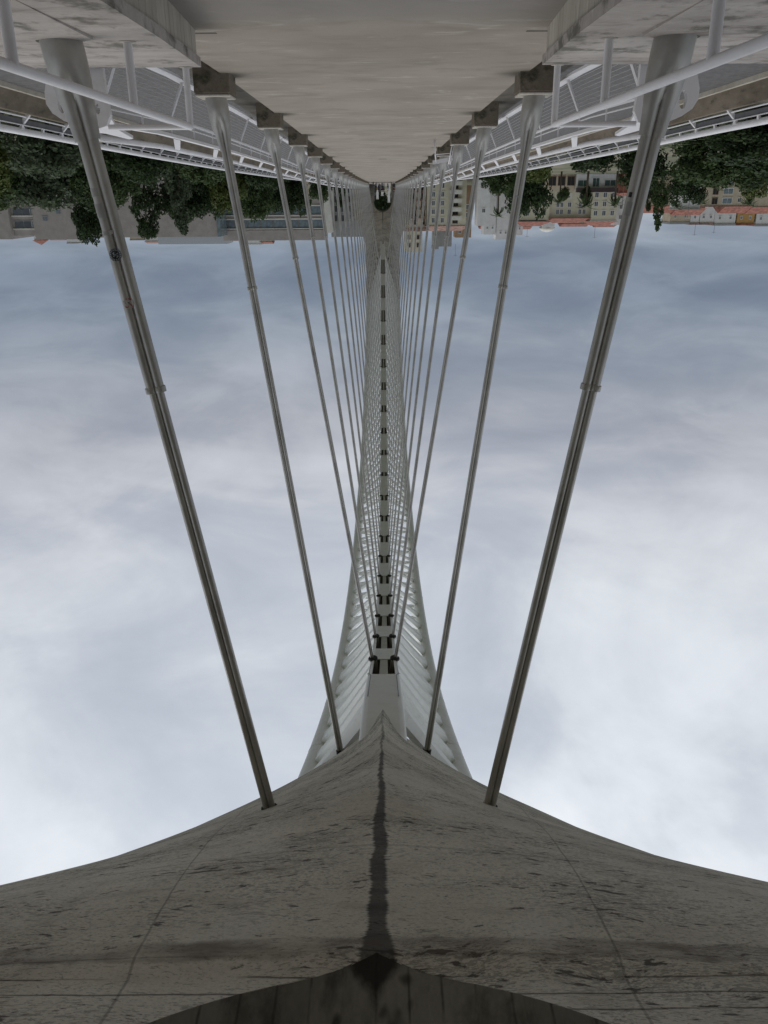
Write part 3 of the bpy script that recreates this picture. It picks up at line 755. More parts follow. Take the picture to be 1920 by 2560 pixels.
# ---- stickers, tape scraps and paint patches on the near hangers
def on_hanger(n, s, d, w, h, mat, nm, label, push=.004, phi0=None, phi1=None):
    root, base, ax, la, lb = HANG[(n, s)]
    hw = {1: .094, 2: .080}.get(n, .073)
    hw += push; a = hw/1.93; c = hw-a
    rings = []
    for i in range(5):
        dd = d-h/2+h*i/4; row = []
        for k in range(15):
            t = -1+2*k/14
            shrink = math.sqrt(max(0, 1-(2*i/4-1)**2)) if nm == 'round_sticker' else 1
            f = -math.pi/2+w*t*(shrink if shrink > .05 else .05)+ (phi0 or 0)
            r = max(peanut(f, c, a), hw*.48)
            row.append(ax*dd+la*(r*math.cos(f))+lb*(r*math.sin(f)))
        rings.append(row)
    o = MB().loft(rings, closed=False).build(nm.replace('round_', ''), mat, root, True)
    o['label'] = label
    return o
def sticker_mat():
    mt, t, b = newmat('round_black_sticker')
    uv = nd(t, 'ShaderNodeAttribute'); uv.attribute_name = 'st'
    s = nd(t, 'ShaderNodeSeparateXYZ'); t.links.new(uv.outputs['Vector'], s.inputs[0])
    x, y = s.outputs[0], s.outputs[1]
    r = mth(t, 'SQRT', mth(t, 'ADD', mth(t, 'MULTIPLY', x, x), mth(t, 'MULTIPLY', y, y)))
    a = mth(t, 'ARCTAN2', y, x)
    dash = sstep(t, mth(t, 'SINE', mth(t, 'MULTIPLY', a, 17)), -.1, .3)
    ring = mth(t, 'MULTIPLY', mth(t, 'MULTIPLY', sstep(t, r, .66, .70), sstep(t, r, .90, .86)), dash)
    rim = mth(t, 'MULTIPLY', sstep(t, r, .93, .95), 1)
    em = mth(t, 'MULTIPLY', sstep(t, mth(t, 'ABSOLUTE', mth(t, 'SUBTRACT', mth(t, 'ADD', x, mth(t, 'MULTIPLY', mth(t, 'SINE', mth(t, 'MULTIPLY', y, 5.5)), .25)), 0)), .14, .10), sstep(t, r, .5, .46))
    em2 = mth(t, 'MULTIPLY', sstep(t, mth(t, 'ABSOLUTE', mth(t, 'SUBTRACT', y, mth(t, 'MULTIPLY', x, .6))), .08, .05), sstep(t, r, .42, .38))
    k = mth(t, 'MAXIMUM', mth(t, 'MAXIMUM', ring, em), mth(t, 'MAXIMUM', em2, mth(t, 'MULTIPLY', rim, .5)))
    t.links.new(mixc(t, mth(t, 'MULTIPLY', k, .8), (.018, .020, .024), (.42, .45, .47)), b.inputs['Base Color']); b.inputs['Roughness'].default_value = .35
    return mt
def st_attr(o):
    me = o.data; at = me.attributes.new('st', 'FLOAT_VECTOR', 'POINT')
    n = len(me.vertices); vals = np.zeros(n*3, np.float32)
    for i in range(n):
        r, k = divmod(i, 15); vals[3*i] = (-1+2*k/14); vals[3*i+1] = (-1+2*r/4)
    return at, vals
def round_sticker(n, s, d, rad, mat, nm, label):
    """a disc pressed over both tubes: a fan of rings that follows the bar"""
    root, base, ax, la, lb = HANG[(n, s)]
    hw = .094; a = hw/1.93; c = hw-a
    V, F, A = [], [], []
    nr, na = 5, 28
    def P(u, v):
        x = max(-hw*.98, min(hw*.98, u)); k = abs(x)-c
        yb = math.sqrt(max(0, a*a-k*k)); yb = max(yb, a*.55)
        return ax*(d+v)+la*x+lb*(-(yb+.003))
    V.append(P(.02, 0)); A.append((0, 0, 0))
    for i in range(1, nr+1):
        for j in range(na):
            f = 2*math.pi*j/na; q = i/nr; V.append(P(.02+rad*q*math.cos(f), rad*q*math.sin(f))); A.append((q*math.cos(f), q*math.sin(f), 0))
    for j in range(na): F.append((0, 1+j, 1+(j+1) % na))
    for i in range(nr-1):
        for j in range(na): F.append((1+i*na+j, 1+i*na+(j+1) % na, 1+(i+1)*na+(j+1) % na, 1+(i+1)*na+j))
    me = bpy.data.meshes.new(nm); me.from_pydata([tuple(p) for p in V], [], F); me.materials.append(mat); me.shade_smooth()
    at = me.attributes.new('st', 'FLOAT_VECTOR', 'POINT'); at.data.foreach_set('vector', np.array(A, np.float32).ravel())
    o = put(nm, me, root); o['label'] = label
M_stick = sticker_mat()
def red_mat():
    mt, t, b = newmat('worn_red_white_sticker')
    f = noise(t, mapped(t), 28, 3, .6); col = mixc(t, sstep(t, f, .52, .56), (.44, .42, .39), (.36, .06, .05)); t.links.new(col, b.inputs['Base Color']); return mt
M_red = red_mat()
round_sticker(1, 1, 1.82, .058, M_stick, 'sticker', 'round black sticker with a white ring of marks')
round_sticker(1, 1, 2.27, .05, M_red, 'sticker', 'torn red and white sticker')
on_hanger(1, 1, 1.62, .9, .035, M_pinkish, 'tape', 'pale strip of old tape', phi0=.5)
on_hanger(1, 1, 1.42, .5, .12, M_pinkish, 'paint_patch', 'pale grey painted-over patch', phi0=.9)
on_hanger(1, 1, 1.26, .45, .07, M_pinkish, 'paint_patch', 'pale grey painted-over patch', phi0=.9)
on_hanger(2, 1, 1.55, .55, .16, M_pinkish, 'paint_patch', 'pale grey painted-over patch', phi0=.8)
on_hanger(2, 1, 1.95, .4, .08, M_pinkish, 'paint_patch', 'pale grey painted-over patch', phi0=.6)
on_hanger(3, 1, 1.7, .9, .05, M_pinkish, 'tape', 'pale strip of old tape', phi0=.4)
on_hanger(4, 1, 1.3, .6, .12, M_pinkish, 'paint_patch', 'pale grey painted-over patch', phi0=.6)
on_hanger(4, 1, 2.0, .6, .16, M_pinkish, 'paint_patch', 'pale grey painted-over patch', phi0=.6)
on_hanger(1, -1, 1.33, .16, .045, M_black, 'scrap', 'black scrap of tape at the edge', phi0=1.05)
on_hanger(1, -1, 1.45, .3, .12, M_pinkish, 'tape', 'torn strip of clear tape', phi0=.9)
on_hanger(2, -1, 1.6, .8, .03, M_pinkish, 'tape', 'pale strip of old tape')
on_hanger(3, -1, 1.15, .2, .03, M_black, 'scrap', 'black scrap of tape', phi0=-.3)

# ------------------------------------------------------------------ terrain, river
def sheet(name, mat, fn, xs, yy):
    mb = MB(); n = len(xs)
    for y in yy:
        for x in xs: mb.v.append((x, y, fn(x, y)))
    for j in range(len(yy)-1):
        for i in range(n-1): mb.f.append((j*n+i, j*n+i+1, (j+1)*n+i+1, (j+1)*n+i))
    o = mb.build(name, mat, None, True); return tag(o, kind='structure')
def terr_mat():
    mt, t, b = newmat('bank_ground')
    f = noise(t, mapped(t), .08, 6, .6); g = noise(t, mapped(t), .9, 5, .6)
    col = mixc(t, sstep(t, f, .35, .65), (.10, .12, .06), (.24, .21, .155)); col = mixc(t, mth(t, 'MULTIPLY', g, .5), col, (.07, .075, .045))
    t.links.new(col, b.inputs['Base Color']); b.inputs['Roughness'].default_value = .95; return mt
def zg(x, y):
    a = float(np.interp(y, [-3000, -60, -20, 2, 20, 28, 112, 120, 150, 180, 205, 260, 330, 420, 3000], [-2, -2, -5, -8, -9, -14, -14, -9.6, -8.8, -7.0, -3.2, -1.5, 3, 6, 9]))
    return a
sheet('ground', terr_mat(), zg, [-2600, -600, -200, -120, -80, -50, -25, -8, 8, 25, 50, 80, 120, 200, 600, 2600], [-2600, -600, -60, -20, 2, 20, 28, 60, 112, 120, 150, 180, 205, 260, 330, 420, 800, 2600])
tag(MB().quad((-2600, 18, -10.6), (2600, 18, -10.6), (2600, 121, -10.6), (-2600, 121, -10.6)).build('river', M_water), kind='structure')

# ------------------------------------------------------------------ trees
M_bark = simple('bark', (.085, .065, .045), .95, var=.3, scale=4, bmp=.5)
M_leafA = leaf_mat('leaf_dark', (.015, .029, .010), (.052, .082, .026))
M_leafB = leaf_mat('leaf_mid', (.024, .045, .014), (.080, .115, .038))
M_leafC = leaf_mat('leaf_grey', (.040, .058, .030), (.110, .140, .075))
M_leafD = leaf_mat('leaf_yellow', (.045, .066, .014), (.130, .155, .040))
M_reed = leaf_mat('leaf_reed', (.06, .07, .03), (.17, .18, .09))
def crown_mesh(name, mat, kind, nleaf, leaf, seed):
    """unit crown (radius about 1, height 0..2) of leaf-sized faces gathered in clumps"""
    g = np.random.default_rng(seed)
    if kind == 'round':
        nc = 34; cen = g.normal(size=(nc, 3)); cen /= np.linalg.norm(cen, axis=1)[:, None]; cen *= (g.random((nc, 1))**.5)*np.array([.78, .78, .80]); cen[:, 2] += 1.0; rad = g.uniform(.20, .40, nc)
    elif kind == 'tall':
        nc = 38; h = g.random(nc)*1.9+.05; rr = .55*np.sqrt(np.clip(1-((h-.8)/1.25)**2, .02, 1)); an = g.random(nc)*6.283
        cen = np.stack([rr*np.cos(an)*g.random(nc)**.4, rr*np.sin(an)*g.random(nc)**.4, h], 1); rad = g.uniform(.14, .26, nc)
    elif kind == 'conifer':
        nc = 46; h = g.random(nc)*1.95+.03; rr = .62*(1-h/2.05)**.8; an = g.random(nc)*6.283
        cen = np.stack([rr*np.cos(an), rr*np.sin(an), h], 1); rad = g.uniform(.10, .22, nc)*(1.25-.4*h/2)
    else:
        nc = 30; an = g.random(nc)*6.283; q = g.random(nc)**.5; cen = np.stack([.85*q*np.cos(an), .85*q*np.sin(an), g.random(nc)*.9+.2], 1); rad = g.uniform(.2, .36, nc)
    ci = g.choice(nc, nleaf, p=(rad**2)/(rad**2).sum())
    d = g.normal(size=(nleaf, 3)); d /= np.linalg.norm(d, axis=1)[:, None]
    d[:, 2] = np.abs(d[:, 2])*np.where(g.random(nleaf) < .75, 1, -1)
    P = cen[ci]+d*rad[ci][:, None]*(.55+.5*g.random((nleaf, 1)))
    if kind == 'conifer': P[:, 2] -= .25*np.hypot(P[:, 0], P[:, 1])*g.random(nleaf)
    nrm = d+g.normal(size=(nleaf, 3))*.55; nrm /= np.linalg.norm(nrm, axis=1)[:, None]
    t = np.cross(nrm, g.normal(size=(nleaf, 3))); t /= np.linalg.norm(t, axis=1)[:, None]; b = np.cross(nrm, t)
    sz = leaf*g.uniform(.6, 1.3, (nleaf, 1))
    V = np.empty((nleaf, 4, 3)); V[:, 0] = P-t*sz; V[:, 1] = P-b*sz*.55; V[:, 2] = P+t*sz; V[:, 3] = P+b*sz*.55
    me = bpy.data.meshes.new(name); me.vertices.add(nleaf*4); me.vertices.foreach_set('co', V.astype(np.float32).ravel())
    me.loops.add(nleaf*4); me.loops.foreach_set('vertex_index', np.arange(nleaf*4, dtype=np.int32))
    me.polygons.add(nleaf); me.polygons.foreach_set('loop_start', np.arange(0, nleaf*4, 4, dtype=np.int32))
    me.update(calc_edges=True); me.materials.append(mat); return me, cen
def trunk_mesh(name, cen, seed, lean=.05):
    g = random.Random(seed); mb = MB()
    top = Vector((g.uniform(-lean, lean), g.uniform(-lean, lean), 1.5))
    mb.tube([(0, 0, -.9), (top.x*.3, top.y*.3, 0), (top.x*.7, top.y*.7, .7), top], [.075, .055, .04, .012], 8)
    for k in range(9):
        c = Vector(cen[g.randrange(len(cen))]); z = min(c.z*.55, 1.0); s = Vector((top.x*.5, top.y*.5, max(-.05, z-.1)))
        mb.tube([s, s.lerp(c, .5)+Vector((0, 0, .06)), c], [.03, .02, .006], 6)
    return mb.mesh(name, M_bark, True)
PROT = {}
def proto(key, mat, kind, n, leaf, seed):
    cm, cen = crown_mesh('crown', mat, kind, n, leaf, seed); PROT[key] = (cm, trunk_mesh('trunk', cen, seed))
proto('roundA', M_leafA, 'round', 7000, .055, 1); proto('roundB', M_leafB, 'round', 7000, .055, 2); proto('roundC', M_leafC, 'round', 6000, .060, 3)
proto('tallA', M_leafA, 'tall', 5500, .050, 4); proto('tallC', M_leafC, 'tall', 5500, .050, 5); proto('con', M_leafC, 'conifer', 6000, .055, 6); proto('conB', M_leafB, 'conifer', 6000, .055, 8); proto('roundD', M_leafD, 'round', 6500, .055, 9)
def tree(label, key, x, y, top, half, zb=None, group='trees along the river bank', name='tree'):
    """crown from zb to top, half-width half"""
    zb = zg(x, y)+1.5 if zb is None else zb
    r = thing(name, label, 'tree', (x, y, zb), group, random.uniform(0, 6.28))
    cm, tm = PROT[key]; hz = (top-zb)/2.0
    c = put('crown', cm, r); c.scale = (half, half, hz)
    t = put('trunk', tm, r); t.scale = (half*.9, half*.9, hz)
    return r

T = tree
# left of the picture (world +X)
T('tall spreading dark tree rising above the grey building roof, beside the nearest hanger', 'roundA', 55.6, 165, 11.8, 3.6, 1.0)
T('broad mid-green tree at the left edge of the picture', 'roundB', 66, 146, 5.6, 8.5, -7.5)
T('broad grey-green tree at the left edge, behind the outer railing', 'roundC', 56.5, 150, 6.0, 7.5, -7.5)
T('rounded bushy tree below the grey building balconies', 'roundB', 72, 158, 7.9, 6.0, -6.5)
T('leafy yellow-green tree low in front of the grey building', 'roundD', 61.5, 140, 2.5, 6.5, -8)
T('dense dark tree left of the second hanger on the left', 'roundA', 49, 152, 6.3, 6.5, -7)
T('mid-green tree just right of the nearest left hanger', 'roundB', 44.5, 146, 5.0, 5.5, -7)
T('pointed dark tree standing against the long grey wall', 'tallA', 42.6, 160, 8.9, 4.4, -5)
T('grey-green drooping conifer in front of the long grey wall', 'con', 35.6, 157, 8.2, 4.6, -6)
T('very dark rounded tree against the long grey wall', 'roundA', 38.0, 166, 8.6, 5.6, -4)
T('dark tree left of the second hanger, below the glazed building', 'roundA', 32.0, 164, 7.4, 4.6, -5)
T('olive-green tree behind the second hanger on the left', 'roundD', 28.4, 160, 5.6, 4.6, -6)
T('leafy tree right of the second hanger, below the glazed building', 'roundB', 24.4, 166, 7.9, 4.4, -5)
T('dark spreading tree in front of the long glazed building', 'roundA', 21.8, 176, 6.6, 4.6, -4)
T('dark tree with low branches before the glazed building, near the third hanger', 'roundA', 17.6, 178, 7.2, 3.6, -3)
T('small tree in front of the pale pillar, behind the fifth left hanger', 'roundB', 12.8, 186, 4.4, 3.0, -3)
T('slim tree between the far left hangers', 'tallA', 9.3, 196, 4.6, 2.0, -3)
T('dark shrubby tree at the water under the left railing', 'roundA', 80, 138, 3.6, 8.5, -8.5)
T('low grey-green willow beside the river on the left', 'roundC', 48, 132, .6, 6.5, -9)
T('low dark tree by the river behind the left outer railing', 'roundA', 37, 138, 1.6, 6.0, -8.5)
T('low bushy tree by the river below the second left hanger', 'roundB', 28, 146, 1.4, 5.2, -8)
T('dark low tree under the left railing near the far bank', 'roundA', 20, 158, 2.2, 4.6, -7)
# right of the picture (world -X)
T('massive dark tree at the right edge of the picture', 'roundA', -63, 142, 2.9, 8.5, -8.5)
T('large mid-green tree right of the nearest right hanger', 'roundB', -54, 148, 2.6, 7.5, -8)
T('wide dark-green tree low behind the right outer railing', 'roundA', -55, 132, -.6, 8.0, -9)
T('dark rounded tree between the two nearest right hangers, over the yellow building base', 'roundA', -45.4, 156, 2.8, 5.0, -7.5)
T('yellow-green leafy tree at the right edge in front of the beige flats', 'roundD', -66, 156, 3.6, 6.2, -6.5)
T('tall dark tree right behind the nearest right hanger', 'roundA', -57.6, 168, 5.4, 4.6, -5)
T('large dark egg-shaped tree left of the yellow building', 'roundA', -29.0, 176, 8.3, 5.0, -6)
T('mid-green tree hanging over the bank left of the dark egg-shaped tree', 'roundB', -22.4, 172, 3.4, 3.8, -5)
T('olive tree low on the bank behind the second right hanger', 'roundD', -27.5, 160, .8, 5.0, -8)
T('dark low tree on the bank under the yellow building', 'roundA', -36.5, 160, -.4, 5.5, -8)
T('pine-like dark tree rising beside the right hanger against the sky', 'conB', -62.4, 200, 10.2, 3.0, 0)
T('slender dark tree beside the white storefront', 'tallA', -66.5, 222, 6.5, 1.6, -2)
T('small round clipped tree in front of the yellow building', 'roundB', -45.6, 224, 4.6, 1.7, .8, None)
T('round leafy street tree under the middle palm', 'roundA', -51.6, 226, 4.5, 1.8, .5, None)
T('bushy dark tree below the white terraced houses', 'roundA', -33, 214, 5.2, 4.0, -2)
T('dark tree filling the far doorway under the arch', 'roundA', .2, 236, 9.5, 3.6, 1.4, None)
T('small tree at the left inside the far doorway', 'roundB', 2.9, 246, 8.6, 2.6, 1.4, None)
T('dark tree at the right behind the pillars of the far doorway', 'tallA', -3.0, 250, 8.8, 2.4, 1.0, None)

T('broad dark tree filling the right edge behind the outer railing', 'roundA', -74, 150, 4.2, 8.5, -8)
T('mid-green tree at the far right edge above the river', 'roundB', -80, 168, 3.6, 7.0, -6)
T('low dark tree by the water at the right edge', 'roundA', -68, 130, -1.0, 7.5, -9.2)
# bank vegetation too dense to count
cm, cen = crown_mesh('scrub', M_leafB, 'low', 26000, .009, 21)
hed = put('bank_scrub', cm); tag(hed, 'dense low scrub covering the far river bank', 'scrub', kind='stuff'); hed.location = (0, 152, -9.6); hed.scale = (95, 26, 5.0)
cm2, _ = crown_mesh('reeds', M_reed, 'low', 3000, .03, 22)
re_ = put('river_reeds', cm2); tag(re_, 'pale dry reeds along the water at the left', 'reeds', kind='stuff'); re_.location = (74, 128, -10.6); re_.scale = (26, 4, 3.4)

# palms
def frond_mesh():
    mb = MB(); n = 9
    for i in range(n):
        t0, t1 = i/n, (i+1)/n
        f = lambda t: Vector((2.5*t*(1-.12*t), 0, .95*t-1.75*t*t))
        w = lambda t: .34*math.sin(math.pi*min(1, .12+t*.86))**.7
        a, b = f(t0), f(t1)
        for s in (1, -1):
            mb.quad(a, a+Vector((.10, s*w(t0), -.10)), a.lerp(b, .62)+Vector((.22, s*w(t1), -.16)), a.lerp(b, .62))
    return mb.mesh('frond', M_leafB)
FR = frond_mesh()
pt = MB().tube([(0, 0, -9), (.1, 0, -4), (.05, 0, 0), (0, 0, .15)], [.28, .22, .22, .26], 9).mesh('trunk', M_bark, True)
for (x, z, lab, sc) in ((-44.9, 4.4, 'shaggy palm at the left end of the yellow building', .9), (-51.6, 5.3, 'full-crowned palm in the middle of the yellow building front', 1.15), (-58.9, 5.0, 'palm with spread fronds at the right end of the yellow building', 1.05), (-29.4, 7.4, 'dark slim palm in front of the white terraced houses', .95), (-74.5, 5.7, 'palm in front of the red tiled roof, left of the white villa', 1.0), (-80.6, 4.7, 'small palm under the red roof beside the white villa', .9), (-92.6, 5.0, 'palm standing in front of the beige flats at the right', 1.1)):
    r = thing('palm_tree', lab, 'palm', (x, 225, z), 'palms along the riverside street')
    r.scale = (sc, sc, sc); put('trunk', pt, r)
    for k in range(22):
        o = put('frond', FR, r); e = random.uniform(-.75, .75); o.rotation_euler = (random.uniform(-.25, .25), e, k*2.4+random.uniform(-.2, .2)); o.scale = (random.uniform(.85, 1.1),)*3

# ------------------------------------------------------------------ town
M_yel = concrete('yellow_render', (.53, .49, .37), (.61, .57, .445), (.34, .30, .21), .25)
M_wht = concrete('white_render', (.62, .61, .59), (.74, .73, .71), (.42, .40, .37), .25)
M_bei = concrete('beige_render', (.46, .39, .29), (.55, .47, .36), (.33, .27, .20), .25)
M_bro = concrete('brown_render', (.30, .20, .13), (.38, .26, .17), (.2, .13, .09), .3)
M_gry = concrete('grey_stone', (.33, .30, .275), (.40, .365, .335), (.20, .185, .17), .25)
M_gry2 = concrete('grey_concrete_block', (.26, .26, .25), (.33, .33, .32), (.18, .18, .175), .3)
M_oran = concrete('orange_render', (.42, .25, .09), (.50, .31, .13), (.33, .19, .08), .25)
M_trim = concrete('pale_trim', (.58, .56, .50), (.68, .66, .60), (.4, .38, .33), .2)
M_tile = simple('red_roof_tiles', (.23, .088, .060), .9, var=.45, scale=1.2)
M_tile2 = simple('brown_roof_tiles', (.24, .14, .11), .9, var=.45, scale=1.2)
M_grof = simple('grey_metal_roof', (.42, .45, .46), .5, var=.08)
M_dark = simple('dark_opening', (.018, .018, .018), .8)
M_glass = glass_mat('window_glass', (.05, .06, .07)); M_glass2 = glass_mat('blue_glazing', (.17, .22, .24), .2)
M_shut = simple('brown_shutters', (.16, .10, .065), .7); M_frame = paint('window_frame_white', (.66, .65, .62), (.45, .43, .4), .2)
M_awn = simple('dark_red_awning', (.045, .028, .03), .8); M_greens = glass_mat('green_shop_glass', (.07, .12, .11), .15)
M_rust = simple('rusty_wall', (.24, .085, .05), .9)
def bld(name, label, cat, x, y, z, w, d, h, mat, group=None):
    """walls only; front face towards the bridge (-Y) stands at y; x is the middle of the front"""
    r = thing(name, label, cat, (x, y, z), group)
    MB().box(-w/2, w/2, 0, d, 0, h).build('wall', mat, r); return r
WM = {}
def win(r, x, z, w, h, frame=None, pane=None, name='window', y=0.0):
    frame = frame or M_frame; pane = pane or M_glass; k = (round(w, 2), round(h, 2), frame.name, pane.name, name)
    if k not in WM:
        f = .09; fm = MB()
        for a in ((-w/2, -w/2+f, 0, h), (w/2-f, w/2, 0, h), (-w/2+f, w/2-f, 0, f), (-w/2+f, w/2-f, h-f, h), (-f*.4, f*.4, f, h-f)): fm.box(a[0], a[1], -.10, .02, a[2], a[3])
        fm.box(-w/2-.08, w/2+.08, -.18, -.0, -.10, -.003)
        WM[k] = (fm.mesh(name, frame), MB().box(-w/2+f*.9, w/2-f*.9, -.05, .01, f*.9, h-f*.9).mesh('pane', pane))
    fm, pm = WM[k]; o = put(name, fm, r, (x, y, z)); put('pane', pm, o, (0, 0, 0)); return o
def gable(r, w, d, h, rise, mat, over=.4, ridge='X', name='roof'):
    mb = MB()
    if ridge == 'X': mb.prism([(-over, h), (d+over, h), (d/2, h+rise)], 'X', -w/2-over, w/2+over)
    else: mb.prism([(-w/2-over, h), (w/2+over, h), (0, h+rise)], 'Y', -over, d+over)
    return mb.build(name, mat, r)
def hip(r, w, d, h, rise, mat, over=.5, inset=None, x=0):
    i = inset if inset is not None else d/2; mb = MB(); X0, X1, Y0, Y1 = x-w/2-over, x+w/2+over, -over, d+over
    A = [(X0, Y0, h), (X1, Y0, h), (X1, Y1, h), (X0, Y1, h), (X0+i, d/2, h+rise), (X1-i, d/2, h+rise)]
    mb.v = A; mb.f = [(0, 1, 5, 4), (1, 2, 5), (2, 3, 4, 5), (3, 0, 4), (3, 2, 1, 0)]
    return mb.build('roof', mat, r)

# yellow apartment block behind the palms (right of the picture): two wings and a set-back middle
r = thing('yellow_apartment_block', 'yellow apartment block with white-framed windows and red tiled roof behind the palms', 'apartment block', (-57, 265, -2))
mb = MB().box(-13.0, -5.4, 0, 12, 0, 12.4); mb.build('wall', M_yel, r)
MB().box(-5.397, 7.0, 1.5, 12, 0, 11.5).build('wall', M_yel, r)
MB().box(7.003, 16.0, .6, 12, 0, 12.2).build('wall', M_yel, r)
for x in (-11.7, -9.2, -6.7):
    for z in (2.0, 4.5, 7.0, 9.6): win(r, x, z, 1.15, 1.5)
for z in (2.4, 4.8, 7.2, 9.2):
    for x in (-3.6, -2.3, 3.2, 4.4): win(r, x, z, .95, 1.45, y=1.5)
    win(r, .9, z, 1.1, 1.4, M_frame, M_trim if z == 4.8 else None, y=1.5)
for x in (8.6, 10.9, 13.6):
    for z in (2.0, 4.4, 6.9, 9.5): win(r, x, z, 1.15, 1.5, y=.6)
for x, w, y0 in ((-9.2, 8.2, -.25), (.8, 12.2, 1.2), (11.5, 9.4, .3)): MB().box(x-w/2, x+w/2, y0, 12.1, 12.42 if x != .8 else 11.52, 12.62 if x != .8 else 11.72).build('cornice', M_trim, r)
for x, w, y0, h in ((-9.2, 8.4, 0, 12.64), (.8, 12.2, 1.5, 11.74), (11.5, 9.4, .6, 12.64)):
    q = hip(r, w, 11.5, h, 1.5, M_tile, .3, 2.2, x)
MB().box(-12.9, -5.5, -3.2, -.02, 2.7, 3.0).build('canopy', M_awn, r)
r = bld('white_storefront', 'white flat-roofed storefront with green glass and dark awning below the yellow block', 'shop', -57.4, 240, -2.2, 10.8, 9, 4.2, M_wht)
for x in (-3.6, 3.6): win(r, x, 1.5, 3.0, 1.6, M_frame, M_greens)
win(r, .2, 1.0, 1.9, 2.3, M_frame, M_greens)
MB().box(-5.5, 5.5, -1.8, -.02, 3.5, 4.6).build('awning', M_awn, r)
r = bld('dark_shop_row', 'low dark row of shop openings left of the white storefront', 'shop', -48.2, 241, -2.2, 7.3, 9, 4.3, M_bei)
for x in (-2.5, 0, 2.5): win(r, x, .6, 2.0, 2.3, M_shut, M_dark, 'opening')
r = bld('white_tower_house', 'narrow white block beside the yellow apartment block', 'house', -72.6, 270, -2, 3.6, 8, 13.9, M_wht)
for z in (5, 8, 11): win(r, 0, z, .9, 1.3)
r = bld('rusty_shed', 'small rusty red shed beside the white storefront', 'shed', -65.6, 238, -2, 3.6, 5, 4.6, M_rust)
gable(r, 3.6, 5, 4.6, .8, M_tile)
# balcony flats and brown flats nearer the middle
r = bld('balcony_flats', 'cream flats with stacked balconies and a wide red roof, seen between the right hangers', 'apartment block', -18.9, 262, -2, 11.6, 11, 13.6, M_yel)
for z in (1.6, 4.0, 6.4, 8.8, 11.2):
    for x in (3.9, 1.2): win(r, x, z, 1.0, 1.5, M_frame)
    MB().box(-4.4, -.9, -1.3, -.02, z-.45, z-.25).build('balcony_slab', M_trim, r)
    MB().box(-4.4, -.9, -1.32, -1.26, z-.24, z+.75).build('balcony_front', M_trim, r)
    win(r, -2.6, z, 1.6, 1.7, M_shut, M_dark, 'balcony_door')
hip(r, 12.4, 11, 13.6, 1.6, M_tile2, .4, 1.5)
r = bld('brown_flats', 'brown and ochre flats partly hidden by the far right hangers', 'apartment block', -9.6, 263, -2, 6.8, 10, 14.2, M_bei)
for z in (2.0, 4.4, 6.8, 9.2, 11.6):
    for x in (-2.4, .2, 2.4): win(r, x, z, 1.1, 1.6, M_shut, M_dark)
    MB().box(-3.2, 3.2, -1.0, -.02, z-.4, z-.2).build('balcony_slab', M_tile2, r)
MB().box(-3.6, 3.6, -.4, 10, 14.21, 15.0).build('roof', M_tile2, r)
r = bld('yellow_tower_block', 'tall ochre tower block on the hill behind the far right hangers', 'apartment block', -10.2, 290, 4, 5.8, 8, 16.8, M_yel)
for z in (9, 11.5, 14):
    for x in (-1.5, 1.5): win(r, x, z, .9, 1.3, M_shut, M_dark)
r = bld('brown_narrow_flats', 'narrow brown block standing behind the second right hanger', 'apartment block', -26.4, 288, 0, 5.2, 8, 16.2, M_bro)
for z in (6, 8.5, 11, 13.5): win(r, -1.2, z, 1.0, 1.5); win(r, 1.2, z, 1.0, 1.5)
r = bld('white_hill_house', 'white hillside house with stepped parapets behind the second right hanger', 'house', -29.2, 256, -1, 3.4, 8, 12.4, M_wht)
win(r, 0, 7.6, 1.0, 1.2)
for i, (x, w, h, lab) in enumerate(((-33.0, 3.6, 14.5, 'white house with a flat parapet above the dark palm'), (-37.2, 4.4, 16.0, 'taller white house with two small windows above the palm'), (-41.5, 3.6, 14.8, 'white house left of the red hill roofs'))):
    r = bld('white_terraced_house', lab, 'house', x, 271+i*.5, 0, w, 8, h, M_wht, 'white terraced houses on the hill')
    for q in (-.8, .8): win(r, q, h-2.4, .6, .8)
r = bld('grey_hill_house', 'grey flat-topped building on the skyline behind the right hangers', 'house', -20.4, 300, 8, 6.4, 8, 11.7, M_gry2)
MB().box(1.2, 3.4, .5, 6, 11.71, 12.6).build('roof_hut', M_gry2, r); win(r, -1, 9.4, .8, .9)
for x, w, h, lab, mt in ((-36.5, 9, 12.7, 'cream house with a long red roof on the skyline', M_bei), (-45.0, 6, 12.9, 'low cream house on the skyline above the yellow block', M_wht), (-62.5, 8, 12.2, 'small red-roofed house behind the yellow block roof', M_bei), (-72.5, 6, 12.4, 'cream house on the skyline right of the yellow block', M_yel)):
    r = bld('skyline_house', lab, 'house', x, 285, .5, w, 8, h-.6, mt, 'red-roofed houses on the skyline'); gable(r, w, 8, h-.6, 1.0, M_tile); win(r, -1, h-2, .7, .8); win(r, 1.4, h-2, .7, .8)
r = bld('pale_dome_house', 'pale domed roof on the skyline above the yellow block', 'house', -54.0, 287, 1, 4, 5, 12.2, M_wht)
k = MB().loft([[(2.6*math.cos(a)*c, 2.5+2.6*math.sin(a)*c, 12.2+1.5*s_) for a in np.linspace(0, 2*math.pi, 17)[:-1]] for c, s_ in ((1, 0), (.9, .45), (.6, .8), (.15, 1))]); k.build('dome', M_trim, r, True)
